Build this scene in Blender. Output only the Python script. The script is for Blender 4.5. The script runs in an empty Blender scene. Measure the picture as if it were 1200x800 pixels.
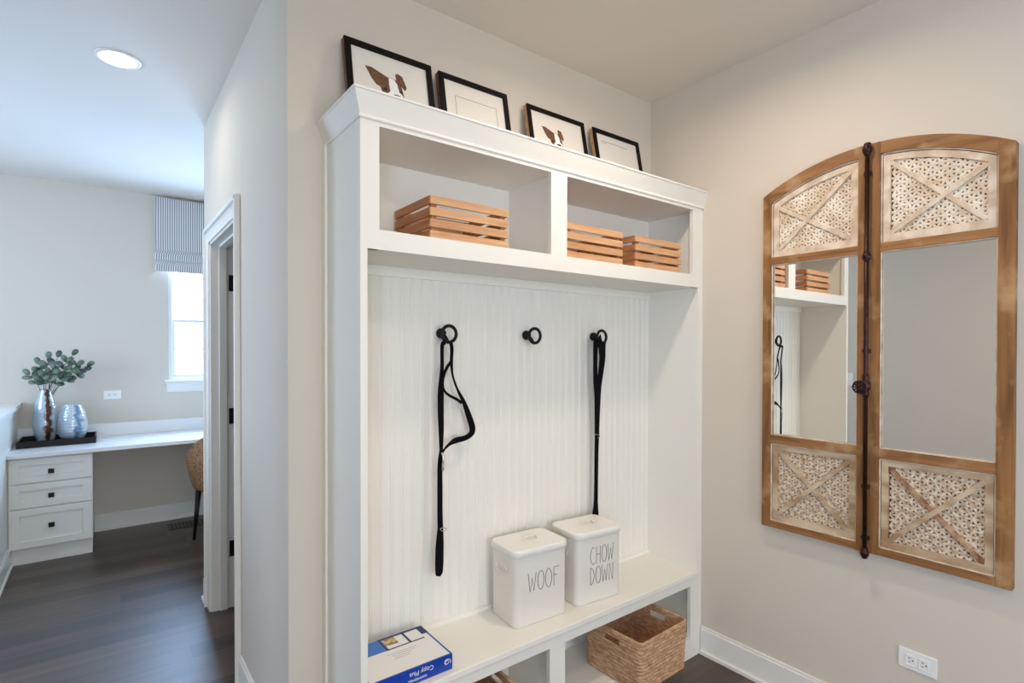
import bpy, bmesh, math, random
from mathutils import Vector, Matrix
random.seed(7)
scene = bpy.context.scene
C = scene.collection
PI = math.pi

# ------------------------------------------------------------------ materials
def srgb(r, g, b):
    f = lambda c: (c/255/12.92) if c/255 <= .04045 else ((c/255+.055)/1.055)**2.4
    return (f(r), f(g), f(b), 1)

def mat(name, col, rough=.5, metal=0, var=0, vscale=20, bump=0, bscale=60, spec=.5, stretch=(1, 1, 1), col2=None, coat=0):
    m = bpy.data.materials.new(name); m.use_nodes = True
    nt = m.node_tree; n = nt.nodes; l = nt.links
    b = n['Principled BSDF']
    b.inputs['Base Color'].default_value = col
    b.inputs['Roughness'].default_value = rough
    b.inputs['Metallic'].default_value = metal
    b.inputs['Specular IOR Level'].default_value = spec
    b.inputs['Coat Weight'].default_value = coat
    tc = n.new('ShaderNodeTexCoord'); mp = n.new('ShaderNodeMapping')
    mp.inputs['Scale'].default_value = stretch
    l.new(tc.outputs['Object'], mp.inputs['Vector'])
    if var or col2:
        t = n.new('ShaderNodeTexNoise'); t.inputs['Scale'].default_value = vscale
        t.inputs['Detail'].default_value = 6
        l.new(mp.outputs[0], t.inputs['Vector'])
        r = n.new('ShaderNodeValToRGB')
        a = tuple(c*(1-var) for c in col[:3])+(1,)
        z = col2 if col2 else tuple(min(1, c*(1+var)) for c in col[:3])+(1,)
        r.color_ramp.elements[0].color = a; r.color_ramp.elements[1].color = z
        r.color_ramp.elements[0].position = .38; r.color_ramp.elements[1].position = .62
        l.new(t.outputs['Fac'], r.inputs[0]); l.new(r.outputs[0], b.inputs['Base Color'])
    if bump:
        t = n.new('ShaderNodeTexNoise'); t.inputs['Scale'].default_value = bscale
        t.inputs['Detail'].default_value = 4
        l.new(mp.outputs[0], t.inputs['Vector'])
        bp = n.new('ShaderNodeBump'); bp.inputs['Strength'].default_value = bump
        bp.inputs['Distance'].default_value = .004
        l.new(t.outputs['Fac'], bp.inputs['Height']); l.new(bp.outputs[0], b.inputs['Normal'])
    return m

M = {}
M['wall'] = mat('greige_wall_paint', srgb(211, 201, 187), .75, bump=.04, bscale=180, spec=.25)
M['ceiling'] = mat('ceiling_paint', srgb(222, 215, 206), .85, spec=.2)
M['white'] = mat('white_trim_paint', srgb(232, 229, 222), .38, spec=.4)
M['locker'] = mat('white_locker_paint', srgb(232, 229, 220), .42, spec=.35)
M['counter'] = mat('white_counter', srgb(232, 232, 232), .22, spec=.5)
M['black_metal'] = mat('black_metal', srgb(10, 9, 9), .5, spec=.25)
M['bronze'] = mat('dark_bronze', srgb(40, 26, 20), .4, metal=.6)
M['iron'] = mat('brown_iron', srgb(52, 26, 20), .38, metal=.55, var=.4, vscale=60)
M['steel'] = mat('nickel', srgb(200, 198, 190), .25, metal=1)
M['webbing'] = mat('black_webbing', srgb(9, 9, 12), .85, bump=.3, bscale=400, spec=.12)
M['frame_black'] = mat('black_frame_wood', srgb(16, 9, 8), .5, var=.3, vscale=50, spec=.15)
M['frame_side'] = mat('frame_side_wood', srgb(110, 66, 44), .5, var=.2, vscale=60)
M['frame_tan'] = mat('frame_back_wood', srgb(186, 150, 104), .6, var=.15, vscale=60)
M['mat_board'] = mat('mat_board', srgb(222, 216, 206), .6)
M['ink'] = mat('ink_line', srgb(60, 52, 46), .7)
M['dog_brown'] = mat('print_brown', srgb(104, 68, 46), .7, var=.35, vscale=120)
M['dog_dark'] = mat('print_dark', srgb(44, 30, 26), .7)
M['dog_white'] = mat('print_white', srgb(236, 232, 230), .7)
M['enamel'] = mat('cream_enamel', srgb(224, 219, 210), .3, spec=.4)
M['enamel_lid'] = mat('white_enamel', srgb(232, 229, 222), .3, spec=.4)
M['letter'] = mat('letter_black', srgb(38, 34, 34), .5)
M['ream_blue'] = mat('ream_blue', srgb(18, 62, 160), .3)
M['ream_navy'] = mat('ream_navy', srgb(24, 34, 84), .35)
M['ream_mid'] = mat('ream_bright_blue', srgb(44, 110, 190), .35)
M['ream_white'] = mat('ream_white', srgb(226, 224, 222), .35)
M['ream_photo'] = mat('ream_photo', srgb(120, 84, 30), .4, col2=srgb(210, 190, 130), vscale=60)
M['ream_grey'] = mat('ream_grey', srgb(140, 138, 140), .5)
M['outlet'] = mat('outlet_plastic', srgb(236, 234, 230), .3)
M['slot'] = mat('outlet_slot', srgb(40, 38, 36), .6)
M['whitewash'] = mat('whitewashed_wood', srgb(206, 184, 158), .7, col2=srgb(232, 220, 202), vscale=14, stretch=(1, 1, 1), bump=.3, bscale=90)
M['whitewash_worn'] = mat('worn_whitewashed_wood', srgb(176, 148, 118), .7, col2=srgb(220, 205, 184), vscale=70, bump=.3, bscale=90)
M['whitewash_brown'] = mat('worn_whitewashed_trim', srgb(158, 126, 92), .65, col2=srgb(206, 184, 156), vscale=16, stretch=(1, .4, 1), bump=.3, bscale=120)
M['whitewash_trim'] = mat('whitewashed_trim', srgb(196, 172, 146), .65, col2=srgb(222, 206, 186), vscale=22, bump=.3, bscale=120)
M['brace_brown'] = mat('worn_brown_brace', srgb(126, 78, 52), .65, col2=srgb(190, 156, 124), vscale=26, bump=.3, bscale=120)
M['backing'] = mat('dark_backing', srgb(34, 22, 14), .9, spec=.1)
M['tray'] = mat('espresso_tray', srgb(20, 13, 12), .4, var=.3, vscale=40, spec=.25)
M['leg_dark'] = mat('espresso_leg', srgb(24, 17, 15), .35)
M['seat_fabric'] = mat('seat_cushion', srgb(206, 196, 180), .9, bump=.3, bscale=300)
M['leaf'] = mat('eucalyptus_leaf', srgb(50, 70, 54), .6, col2=srgb(116, 132, 112), vscale=14)
M['stem'] = mat('plant_stem', srgb(74, 56, 44), .7)
M['vent'] = mat('vent_bronze', srgb(70, 50, 36), .4, metal=.3)
M['switch'] = M['outlet']

# wood with grain along one axis
def wood(name, c1, c2, axis='x', rough=.5, scale=26, bump=.25, worn=None):
    m = bpy.data.materials.new(name); m.use_nodes = True
    nt = m.node_tree; n = nt.nodes; l = nt.links; b = n['Principled BSDF']
    b.inputs['Roughness'].default_value = rough; b.inputs['Specular IOR Level'].default_value = .35
    tc = n.new('ShaderNodeTexCoord'); mp = n.new('ShaderNodeMapping')
    s = {'x': (.08, 1, 1), 'y': (1, .08, 1), 'z': (1, 1, .08)}[axis]
    mp.inputs['Scale'].default_value = s
    l.new(tc.outputs['Object'], mp.inputs['Vector'])
    t = n.new('ShaderNodeTexNoise'); t.inputs['Scale'].default_value = scale*3; t.inputs['Detail'].default_value = 8
    t.inputs['Distortion'].default_value = .6
    l.new(mp.outputs[0], t.inputs['Vector'])
    r = n.new('ShaderNodeValToRGB'); r.color_ramp.elements[0].position = .32; r.color_ramp.elements[1].position = .68
    r.color_ramp.elements[0].color = c1; r.color_ramp.elements[1].color = c2
    l.new(t.outputs['Fac'], r.inputs[0])
    src = r.outputs[0]
    if worn:
        t2 = n.new('ShaderNodeTexNoise'); t2.inputs['Scale'].default_value = 9; t2.inputs['Detail'].default_value = 7
        l.new(tc.outputs['Object'], t2.inputs['Vector'])
        r2 = n.new('ShaderNodeValToRGB'); r2.color_ramp.elements[0].position = .55; r2.color_ramp.elements[1].position = .72
        l.new(t2.outputs['Fac'], r2.inputs[0])
        mx = n.new('ShaderNodeMix'); mx.data_type = 'RGBA'
        l.new(r2.outputs[0], mx.inputs[0]); l.new(src, mx.inputs[6]); mx.inputs[7].default_value = worn
        src = mx.outputs[2]
    l.new(src, b.inputs['Base Color'])
    bp = n.new('ShaderNodeBump'); bp.inputs['Strength'].default_value = bump; bp.inputs['Distance'].default_value = .002
    l.new(t.outputs['Fac'], bp.inputs['Height']); l.new(bp.outputs[0], b.inputs['Normal'])
    return m
M['mirror_wood'] = wood('mirror_frame_wood', srgb(108, 70, 36), srgb(154, 108, 62), 'z', .6, 12, worn=srgb(178, 142, 100))
M['mirror_rail_wood'] = wood('mirror_rail_wood', srgb(118, 78, 44), srgb(164, 118, 72), 'y', .6, 12, worn=srgb(184, 150, 112))
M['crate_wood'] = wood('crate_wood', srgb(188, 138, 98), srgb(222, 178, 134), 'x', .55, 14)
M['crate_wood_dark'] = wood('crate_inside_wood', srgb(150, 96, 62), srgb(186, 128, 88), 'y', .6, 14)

def basket_mat():
    m = bpy.data.materials.new('seagrass'); m.use_nodes = True
    nt = m.node_tree; n = nt.nodes; l = nt.links; b = n['Principled BSDF']
    b.inputs['Roughness'].default_value = .75
    tc = n.new('ShaderNodeTexCoord')
    t = n.new('ShaderNodeTexNoise'); t.inputs['Scale'].default_value = 34; t.inputs['Detail'].default_value = 3
    mp = n.new('ShaderNodeMapping'); mp.inputs['Scale'].default_value = (1, 1, 3.2); l.new(tc.outputs['Object'], mp.inputs['Vector']); l.new(mp.outputs[0], t.inputs['Vector'])
    r = n.new('ShaderNodeValToRGB'); r.color_ramp.elements[0].position = .35; r.color_ramp.elements[1].position = .62
    r.color_ramp.elements[0].color = srgb(166, 124, 90); r.color_ramp.elements[1].color = srgb(204, 166, 130)
    l.new(t.outputs['Fac'], r.inputs[0]); l.new(r.outputs[0], b.inputs['Base Color'])
    return m
M['seagrass'] = basket_mat()
M['wicker'] = mat('wicker_brown', srgb(132, 92, 62), .6, col2=srgb(186, 142, 102), vscale=70)

def floor_mat():
    m = bpy.data.materials.new('dark_plank_floor'); m.use_nodes = True
    nt = m.node_tree; n = nt.nodes; l = nt.links; b = n['Principled BSDF']
    tc = n.new('ShaderNodeTexCoord')
    br = n.new('ShaderNodeTexBrick'); br.offset = 0
    br.inputs['Scale'].default_value = 1
    br.inputs['Brick Width'].default_value = 1.25; br.inputs['Row Height'].default_value = .127
    br.inputs['Mortar Size'].default_value = .0012; br.inputs['Mortar Smooth'].default_value = .1
    br.inputs['Bias'].default_value = 0
    br.inputs['Color1'].default_value = srgb(50, 38, 31); br.inputs['Color2'].default_value = srgb(98, 78, 64)
    br.inputs['Mortar'].default_value = srgb(34, 26, 22)
    sx = n.new('ShaderNodeSeparateXYZ'); l.new(tc.outputs['Object'], sx.inputs[0])
    dv = n.new('ShaderNodeMath'); dv.operation = 'DIVIDE'; dv.inputs[1].default_value = .127; l.new(sx.outputs[1], dv.inputs[0])
    fl_ = n.new('ShaderNodeMath'); fl_.operation = 'FLOOR'; l.new(dv.outputs[0], fl_.inputs[0])
    wn = n.new('ShaderNodeTexWhiteNoise'); wn.noise_dimensions = '1D'; l.new(fl_.outputs[0], wn.inputs['W'])
    ma = n.new('ShaderNodeMath'); ma.operation = 'MULTIPLY_ADD'; ma.inputs[1].default_value = 3.7
    l.new(wn.outputs['Value'], ma.inputs[0]); l.new(sx.outputs[0], ma.inputs[2])
    cb = n.new('ShaderNodeCombineXYZ'); l.new(ma.outputs[0], cb.inputs[0]); l.new(sx.outputs[1], cb.inputs[1])
    l.new(cb.outputs[0], br.inputs['Vector'])
    mp = n.new('ShaderNodeMapping'); mp.inputs['Scale'].default_value = (.12, 1.6, 1)
    l.new(tc.outputs['Object'], mp.inputs['Vector'])
    t = n.new('ShaderNodeTexNoise'); t.inputs['Scale'].default_value = 14; t.inputs['Detail'].default_value = 8
    l.new(mp.outputs[0], t.inputs['Vector'])
    r = n.new('ShaderNodeValToRGB'); r.color_ramp.elements[0].color = (.72, .70, .68, 1); r.color_ramp.elements[1].color = (1.15, 1.12, 1.1, 1)
    r.color_ramp.elements[0].position = .3; r.color_ramp.elements[1].position = .7
    l.new(t.outputs['Fac'], r.inputs[0])
    mx = n.new('ShaderNodeMix'); mx.data_type = 'RGBA'; mx.blend_type = 'MULTIPLY'; mx.inputs[0].default_value = 1
    l.new(br.outputs['Color'], mx.inputs[6]); l.new(r.outputs[0], mx.inputs[7])
    l.new(mx.outputs[2], b.inputs['Base Color'])
    b.inputs['Roughness'].default_value = .46; b.inputs['Coat Weight'].default_value = .5; b.inputs['Coat Roughness'].default_value = .42
    b.inputs['Specular IOR Level'].default_value = .5
    bp = n.new('ShaderNodeBump'); bp.inputs['Strength'].default_value = .2; bp.inputs['Distance'].default_value = .002
    l.new(t.outputs['Fac'], bp.inputs['Height'])
    l.new(bp.outputs[0], b.inputs['Normal'])
    return m
M['floor'] = floor_mat()

def simple(name, kind, **k):
    m = bpy.data.materials.new(name); m.use_nodes = True
    nt = m.node_tree; n = nt.nodes; l = nt.links; n.clear()
    o = n.new('ShaderNodeOutputMaterial')
    if kind == 'mirror':
        s = n.new('ShaderNodeBsdfGlossy'); s.inputs['Color'].default_value = (.93, .94, .93, 1); s.inputs['Roughness'].default_value = .01
    if kind == 'emit':
        s = n.new('ShaderNodeEmission'); s.inputs['Color'].default_value = k['c']; s.inputs['Strength'].default_value = k['s']
    if kind == 'pane':
        s = n.new('ShaderNodeMixShader'); s.inputs[0].default_value = .06
        t = n.new('ShaderNodeBsdfTransparent'); g = n.new('ShaderNodeBsdfGlossy'); g.inputs['Roughness'].default_value = .02
        l.new(t.outputs[0], s.inputs[1]); l.new(g.outputs[0], s.inputs[2])
    l.new(s.outputs[0], o.inputs[0]); return m
M['mirror'] = simple('mirror_glass', 'mirror')
M['lens'] = simple('light_lens', 'emit', c=(1, .93, .82, 1), s=14)
M['pane'] = simple('window_glass', 'pane')

def vase_mat(name, streak):
    m = bpy.data.materials.new(name); m.use_nodes = True
    nt = m.node_tree; n = nt.nodes; l = nt.links; b = n['Principled BSDF']
    b.inputs['Roughness'].default_value = .16; b.inputs['Metallic'].default_value = .35
    tc = n.new('ShaderNodeTexCoord')
    sp = n.new('ShaderNodeSeparateXYZ'); l.new(tc.outputs['Object'], sp.inputs[0])
    at = n.new('ShaderNodeMath'); at.operation = 'ARCTAN2'
    l.new(sp.outputs[1], at.inputs[0]); l.new(sp.outputs[0], at.inputs[1])
    ns = n.new('ShaderNodeTexNoise'); ns.inputs['Scale'].default_value = 18
    l.new(tc.outputs['Object'], ns.inputs['Vector'])
    ad = n.new('ShaderNodeMath'); ad.operation = 'MULTIPLY_ADD'; ad.inputs[1].default_value = 1.0
    l.new(ns.outputs['Fac'], ad.inputs[0]); l.new(at.outputs[0], ad.inputs[2])
    r = n.new('ShaderNodeValToRGB'); cr = r.color_ramp
    mr = n.new('ShaderNodeMapRange'); mr.inputs['From Min'].default_value = -PI+.5; mr.inputs['From Max'].default_value = PI+.5
    l.new(ad.outputs[0], mr.inputs['Value'])
    cr.elements[0].color = srgb(176, 194, 210); cr.elements[0].position = 0
    cr.elements[1].color = srgb(206, 214, 222); cr.elements[1].position = 1
    for p, c in streak:
        e = cr.elements.new(p); e.color = c
    l.new(mr.outputs[0], r.inputs[0]); l.new(r.outputs[0], b.inputs['Base Color'])
    return m
M['vase_a'] = vase_mat('pearl_brown_glaze', [(.24, srgb(188, 202, 214)), (.28, srgb(92, 52, 24)), (.33, srgb(60, 34, 18)), (.37, srgb(196, 204, 210))])
M['vase_b'] = vase_mat('pearl_blue_glaze', [(.27, srgb(196, 208, 220)), (.31, srgb(96, 130, 160)), (.34, srgb(130, 156, 180)), (.38, srgb(206, 212, 216))])

def shade_mat():
    m = bpy.data.materials.new('striped_shade_fabric'); m.use_nodes = True
    nt = m.node_tree; n = nt.nodes; l = nt.links; b = n['Principled BSDF']
    b.inputs['Roughness'].default_value = .9
    tc = n.new('ShaderNodeTexCoord'); sp = n.new('ShaderNodeSeparateXYZ'); l.new(tc.outputs['Object'], sp.inputs[0])
    a = n.new('ShaderNodeMath'); a.operation = 'ADD'; l.new(sp.outputs[0], a.inputs[0]); l.new(sp.outputs[1], a.inputs[1])
    w = n.new('ShaderNodeMath'); w.operation = 'MULTIPLY'; w.inputs[1].default_value = 2*PI/.0165
    l.new(a.outputs[0], w.inputs[0])
    s = n.new('ShaderNodeMath'); s.operation = 'SINE'; l.new(w.outputs[0], s.inputs[0])
    r = n.new('ShaderNodeValToRGB'); r.color_ramp.elements[0].position = .35; r.color_ramp.elements[1].position = .65
    mr = n.new('ShaderNodeMapRange'); mr.inputs['From Min'].default_value = -1
    l.new(s.outputs[0], mr.inputs['Value'])
    r.color_ramp.elements[0].color = srgb(140, 136, 142); r.color_ramp.elements[1].color = srgb(228, 224, 218)
    l.new(mr.outputs[0], r.inputs[0]); l.new(r.outputs[0], b.inputs['Base Color'])
    return m
M['shade'] = shade_mat()

# ------------------------------------------------------------------ mesh helpers
ORG = {}
class MB:
    def __init__(s): s.v = []; s.f = []; s.sm = []
    def add(s, vs, fs, smooth=False):
        o = len(s.v); s.v += [tuple(v) for v in vs]
        for f in fs: s.f.append([o+i for i in f]); s.sm.append(smooth)
        return s
    def box(s, x0, x1, y0, y1, z0, z1, bev=0, rot=None, segs=2):
        cx, cy, cz = (x0+x1)/2, (y0+y1)/2, (z0+z1)/2
        bm = bmesh.new(); bmesh.ops.create_cube(bm, size=1)
        bmesh.ops.scale(bm, vec=(abs(x1-x0), abs(y1-y0), abs(z1-z0)), verts=bm.verts)
        if bev: bmesh.ops.bevel(bm, geom=bm.edges[:], offset=bev, segments=segs, affect='EDGES', profile=.5)
        mt = Matrix.Translation((cx, cy, cz)) @ (rot.to_4x4() if rot else Matrix())
        bm.transform(mt); s.bm(bm); return s
    def bm(s, bm, smooth=False):
        bm.verts.ensure_lookup_table(); bm.verts.index_update()
        s.add([v.co for v in bm.verts], [[v.index for v in f.verts] for f in bm.faces], smooth); bm.free(); return s
    def lathe(s, prof, cx, cy, n=32, cz=0, axis=None, smooth=True, caps=True):
        vs = []; fs = []
        for r, z in prof:
            for k in range(n):
                a = 2*PI*k/n; vs.append(Vector((r*math.cos(a), r*math.sin(a), z)))
        for i in range(len(prof)-1):
            for k in range(n):
                fs.append([i*n+k, i*n+(k+1) % n, (i+1)*n+(k+1) % n, (i+1)*n+k])
        if caps:
            fs.append(list(range(n))[::-1]); fs.append([(len(prof)-1)*n+k for k in range(n)])
        R = axis if axis else Matrix.Identity(3)
        s.add([R @ v+Vector((cx, cy, cz)) for v in vs], fs, smooth); return s
    def tube(s, pts, r, n=8, closed=False, smooth=True):
        pts = [Vector(p) for p in pts]; N = len(pts)
        rs = r if isinstance(r, (list, tuple)) else [r]*N
        vs = []; fs = []; prev = None
        for i, p in enumerate(pts):
            if closed: t = pts[(i+1) % N]-pts[i-1]
            else: t = pts[min(i+1, N-1)]-pts[max(i-1, 0)]
            t.normalize()
            if prev is None:
                u = t.cross(Vector((0, 0, 1)))
                if u.length < .1: u = t.cross(Vector((1, 0, 0)))
            else: u = prev-t*prev.dot(t)
            u.normalize(); prev = u; w = t.cross(u)
            for k in range(n):
                a = 2*PI*k/n; vs.append(p+(u*math.cos(a)+w*math.sin(a))*rs[i])
        for i in range(N if closed else N-1):
            j = (i+1) % N
            for k in range(n): fs.append([i*n+k, i*n+(k+1) % n, j*n+(k+1) % n, j*n+k])
        if not closed: fs.append(list(range(n))[::-1]); fs.append([(N-1)*n+k for k in range(n)])
        s.add(vs, fs, smooth); return s
    def prism(s, poly, f0, f1):   # poly list of 2d; f0,f1 map 2d -> 3d on both ends
        n = len(poly); vs = [f0(p) for p in poly]+[f1(p) for p in poly]
        fs = [list(range(n))[::-1], list(range(n, 2*n))]+[[i, (i+1) % n, n+(i+1) % n, n+i] for i in range(n)]
        s.add(vs, fs); return s
    def ribbon(s, pts, th=.0022, nrm=Vector((0, -1, 0))):   # pts: (x,y,z,width)
        P = [Vector(p[:3]) for p in pts]; W = [p[3] for p in pts]; N = len(P)
        # smooth by Catmull-Rom
        Q = []; V = []
        for i in range(N-1):
            p0, p1, p2, p3 = P[max(i-1, 0)], P[i], P[i+1], P[min(i+2, N-1)]
            for k in range(5):
                t = k/5
                Q.append(.5*((2*p1)+(p2-p0)*t+(2*p0-5*p1+4*p2-p3)*t*t+(3*p1-p0-3*p2+p3)*t**3)); V.append(W[i]*(1-t)+W[i+1]*t)
        Q.append(P[-1]); V.append(W[-1]); N = len(Q); vs = []; fs = []
        for i, p in enumerate(Q):
            t = (Q[min(i+1, N-1)]-Q[max(i-1, 0)]).normalized(); u = t.cross(nrm).normalized()
            a = p+u*V[i]/2; b = p-u*V[i]/2; d = nrm*th/2
            vs += [a+d, b+d, b-d, a-d]
        for i in range(N-1):
            for k in range(4): fs.append([i*4+k, i*4+(k+1) % 4, i*4+4+(k+1) % 4, i*4+4+k])
        fs.append([0, 1, 2, 3]); fs.append([(N-1)*4+k for k in (3, 2, 1, 0)])
        s.add(vs, fs); return s
    def rot(s, ang, cx, cy):
        c, n = math.cos(ang), math.sin(ang)
        s.v = [(cx+(x-cx)*c-(y-cy)*n, cy+(x-cx)*n+(y-cy)*c, z) for x, y, z in s.v]; return s

def link(name, mb, m, parent=None, org=None):
    me = bpy.data.meshes.new(name)
    o = bpy.data.objects.new(name, me)
    if parent is not None: base = ORG[parent]
    else: base = Vector(org) if org is not None else Vector((0, 0, 0))
    me.from_pydata([(Vector(v)-base)[:] for v in mb.v], [], mb.f)
    ms = m if isinstance(m, list) else [m]
    for q in ms: me.materials.append(M[q])
    for p, sflag in zip(me.polygons, mb.sm): p.use_smooth = sflag
    bm = bmesh.new(); bm.from_mesh(me); bmesh.ops.recalc_face_normals(bm, faces=bm.faces); bm.to_mesh(me); bm.free()
    C.objects.link(o); ORG[o] = base
    if parent is not None: o.parent = parent
    else: o.location = base
    return o
def struct(name, mb, m, parent=None):
    o = link(name, mb, m, parent, (0, 0, 0) if parent is None else None)
    if parent is None: o['kind'] = 'structure'
    return o
def thing(name, label, cat, loc, group=None):
    o = bpy.data.objects.new(name, None); C.objects.link(o); o.location = loc; o.empty_display_size = .05
    ORG[o] = Vector(loc); o['label'] = label; o['category'] = cat
    if group: o['group'] = group
    return o
def tag(o, label, cat, group=None):
    o['label'] = label; o['category'] = cat
    if group: o['group'] = group
    return o
def dup(root, loc, rotz=None, label=None, name=None):
    r = root.copy(); C.objects.link(r); r.location = loc
    if rotz is not None: r.rotation_euler = (0, 0, rotz)
    if label: r['label'] = label
    for ch in list(root.children):
        c = ch.copy(); C.objects.link(c); c.parent = r
        for g in list(ch.children):
            d = g.copy(); C.objects.link(d); d.parent = c
    return r
def text_mesh(txt, size, depth=.0004, space=1.0):
    cu = bpy.data.curves.new('t', 'FONT'); cu.body = txt; cu.size = size; cu.extrude = depth; cu.align_x = 'CENTER'; cu.space_character = space
    o = bpy.data.objects.new('t', cu); C.objects.link(o)
    dg = bpy.context.evaluated_depsgraph_get(); me = bpy.data.meshes.new_from_object(o.evaluated_get(dg))
    vs = [v.co.copy() for v in me.vertices]; fs = [list(p.vertices) for p in me.polygons]
    bpy.data.objects.remove(o); bpy.data.curves.remove(cu); bpy.data.meshes.remove(me)
    return vs, fs

# ------------------------------------------------------------------ dimensions
H = 2.74
XR = 2.29; YW = 1.82; XH = .476; YF = 1.507; YFAR = 5.42

# ------------------------------------------------------------------ room shell
struct('floor', MB().box(-2.4, 3.1, -3.1, 5.54, -.08, 0), 'floor')
struct('ceiling', MB().box(-2.4, 3.1, -3.1, 5.54, H, H+.08), 'ceiling')
struct('wall_right', MB().box(XR, XR+.12, -3.0, YW, 0, H), 'wall')
struct('wall_back', MB().box(XH, 3.1, YW, YW+.114, 0, H), 'wall')
DY0, DY1, DZ = 2.648, 3.383, 2.043
struct('wall_hall', MB().box(XH, XH+.114, YW+.114, DY0, 0, H).box(XH, XH+.114, DY1, 3.587, 0, H).box(XH, XH+.114, DY0, DY1, DZ, H), 'wall')
struct('wall_closet', MB().box(XH+.114, 3.0, 3.473, 3.587, 0, H), 'wall')
struct('wall_office', MB().box(3.0, 3.1, YW+.114, YFAR, 0, H), 'wall')
WX0, WX1, WZ0, WZ1 = .447, 1.36, 1.19, 2.20
struct('wall_far', MB().box(-2.3, WX0, YFAR, YFAR+.12, 0, H).box(WX1, 3.1, YFAR, YFAR+.12, 0, H).box(WX0, WX1, YFAR, YFAR+.12, 0, WZ0).box(WX0, WX1, YFAR, YFAR+.12, WZ1, H), 'wall')
struct('wall_left', MB().box(-.92, -.8, -3.0, -1.7, 0, H).box(-.92, -.8, -.5, 2.5, 0, H).box(-.92, -.8, -1.7, -.5, 0, .9).box(-.92, -.8, -1.7, -.5, 2.1, H), 'wall')
struct('wall_landing', MB().box(-2.3, -.92, 2.38, 2.5, 0, H), 'wall')
SY0, SY1 = 3.0, 4.7
struct('wall_stair', MB().box(-2.4, -2.3, 2.38, SY0, 0, H).box(-2.4, -2.3, SY1, 5.54, 0, H).box(-2.4, -2.3, SY0, SY1, 0, .8).box(-2.4, -2.3, SY0, SY1, 2.3, H), 'wall')
FX0, FX1 = -.55, 1.35
struct('wall_front', MB().box(-.92, FX0, -3.1, -3.0, 0, H).box(FX1, XR+.12, -3.1, -3.0, 0, H).box(FX0, FX1, -3.1, -3.0, 2.2, H).box(FX0, FX1, -3.1, -3.0, 0, .3), 'wall')

# windows
def window(name, plane, a0, a1, z0, z1, sign, c, fr=.045):
    """plane 'y': wall face at y=c, opening a0..a1 in x; 'x': wall face at x=c, opening in y. sign: outward."""
    def bx(mb, p0, p1, q0, q1, z0_, z1_, bev=.002):
        d0, d1 = c+sign*q0, c+sign*q1
        if plane == 'y': mb.box(p0, p1, min(d0, d1), max(d0, d1), z0_, z1_, bev)
        else: mb.box(min(d0, d1), max(d0, d1), p0, p1, z0_, z1_, bev)
    mb = MB(); t = .03
    bx(mb, a0, a0+t, .005, .09, z0, z1); bx(mb, a1-t, a1, .005, .09, z0, z1)
    bx(mb, a0+.001, a1-.001, .006, .089, z1-t, z1-.0005); bx(mb, a0+.001, a1-.001, .006, .089, z0+.0005, z0+.02)
    root = struct(name, mb, 'white')
    zm = (z0+z1)/2
    def sash(zz0, zz1, dep, muntin):
        m = MB(); i0, i1 = a0+t, a1-t
        bx(m, i0, i0+.022, dep, dep+.03, zz0, zz1); bx(m, i1-.022, i1, dep, dep+.03, zz0, zz1)
        bx(m, i0+.001, i1-.001, dep+.0008, dep+.0292, zz0+.0005, zz0+.028); bx(m, i0+.001, i1-.001, dep+.0008, dep+.0292, zz1-.028, zz1-.0005)
        zc = muntin
        bx(m, i0, i1, dep+.01, dep+.02, zc-.006, zc+.006, .001)
        struct('sash', m, 'white', root)
        g = MB(); bx(g, i0+.02, i1-.02, dep+.014, dep+.017, zz0+.02, zz1-.02, 0)
        struct('glass_pane', g, 'pane', root)
    sash(zm-.014, z1-t, .05, (zm+z1)/2-.01); sash(z0+.0205, zm+.014, .0185, (z0+zm)/2+.01)
    return root
w1 = window('window_1', 'y', WX0, WX1, WZ0, WZ1, 1, YFAR)
struct('window_sill', MB().box(WX0-.03, WX1+.03, YFAR-.035, YFAR+.02, WZ0-.024, WZ0, .004).box(WX0-.015, WX1+.015, YFAR-.014, YFAR, WZ0-.105, WZ0-.024, .004), 'white', w1)
window('window_added_2', 'x', SY0, SY1, .8, 2.3, -1, -2.3)  # unseen window, added to send blue light onto hall wall and floor
window('window_added_4', 'x', -1.7, -.5, .9, 2.1, -1, -.8)  # unseen, added for cool light on the locker side and hall wall
window('window_added_3', 'y', FX0, FX1, .3, 2.2, -1, -3.0)  # made-up opening behind the camera, added for soft frontal fill

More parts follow.
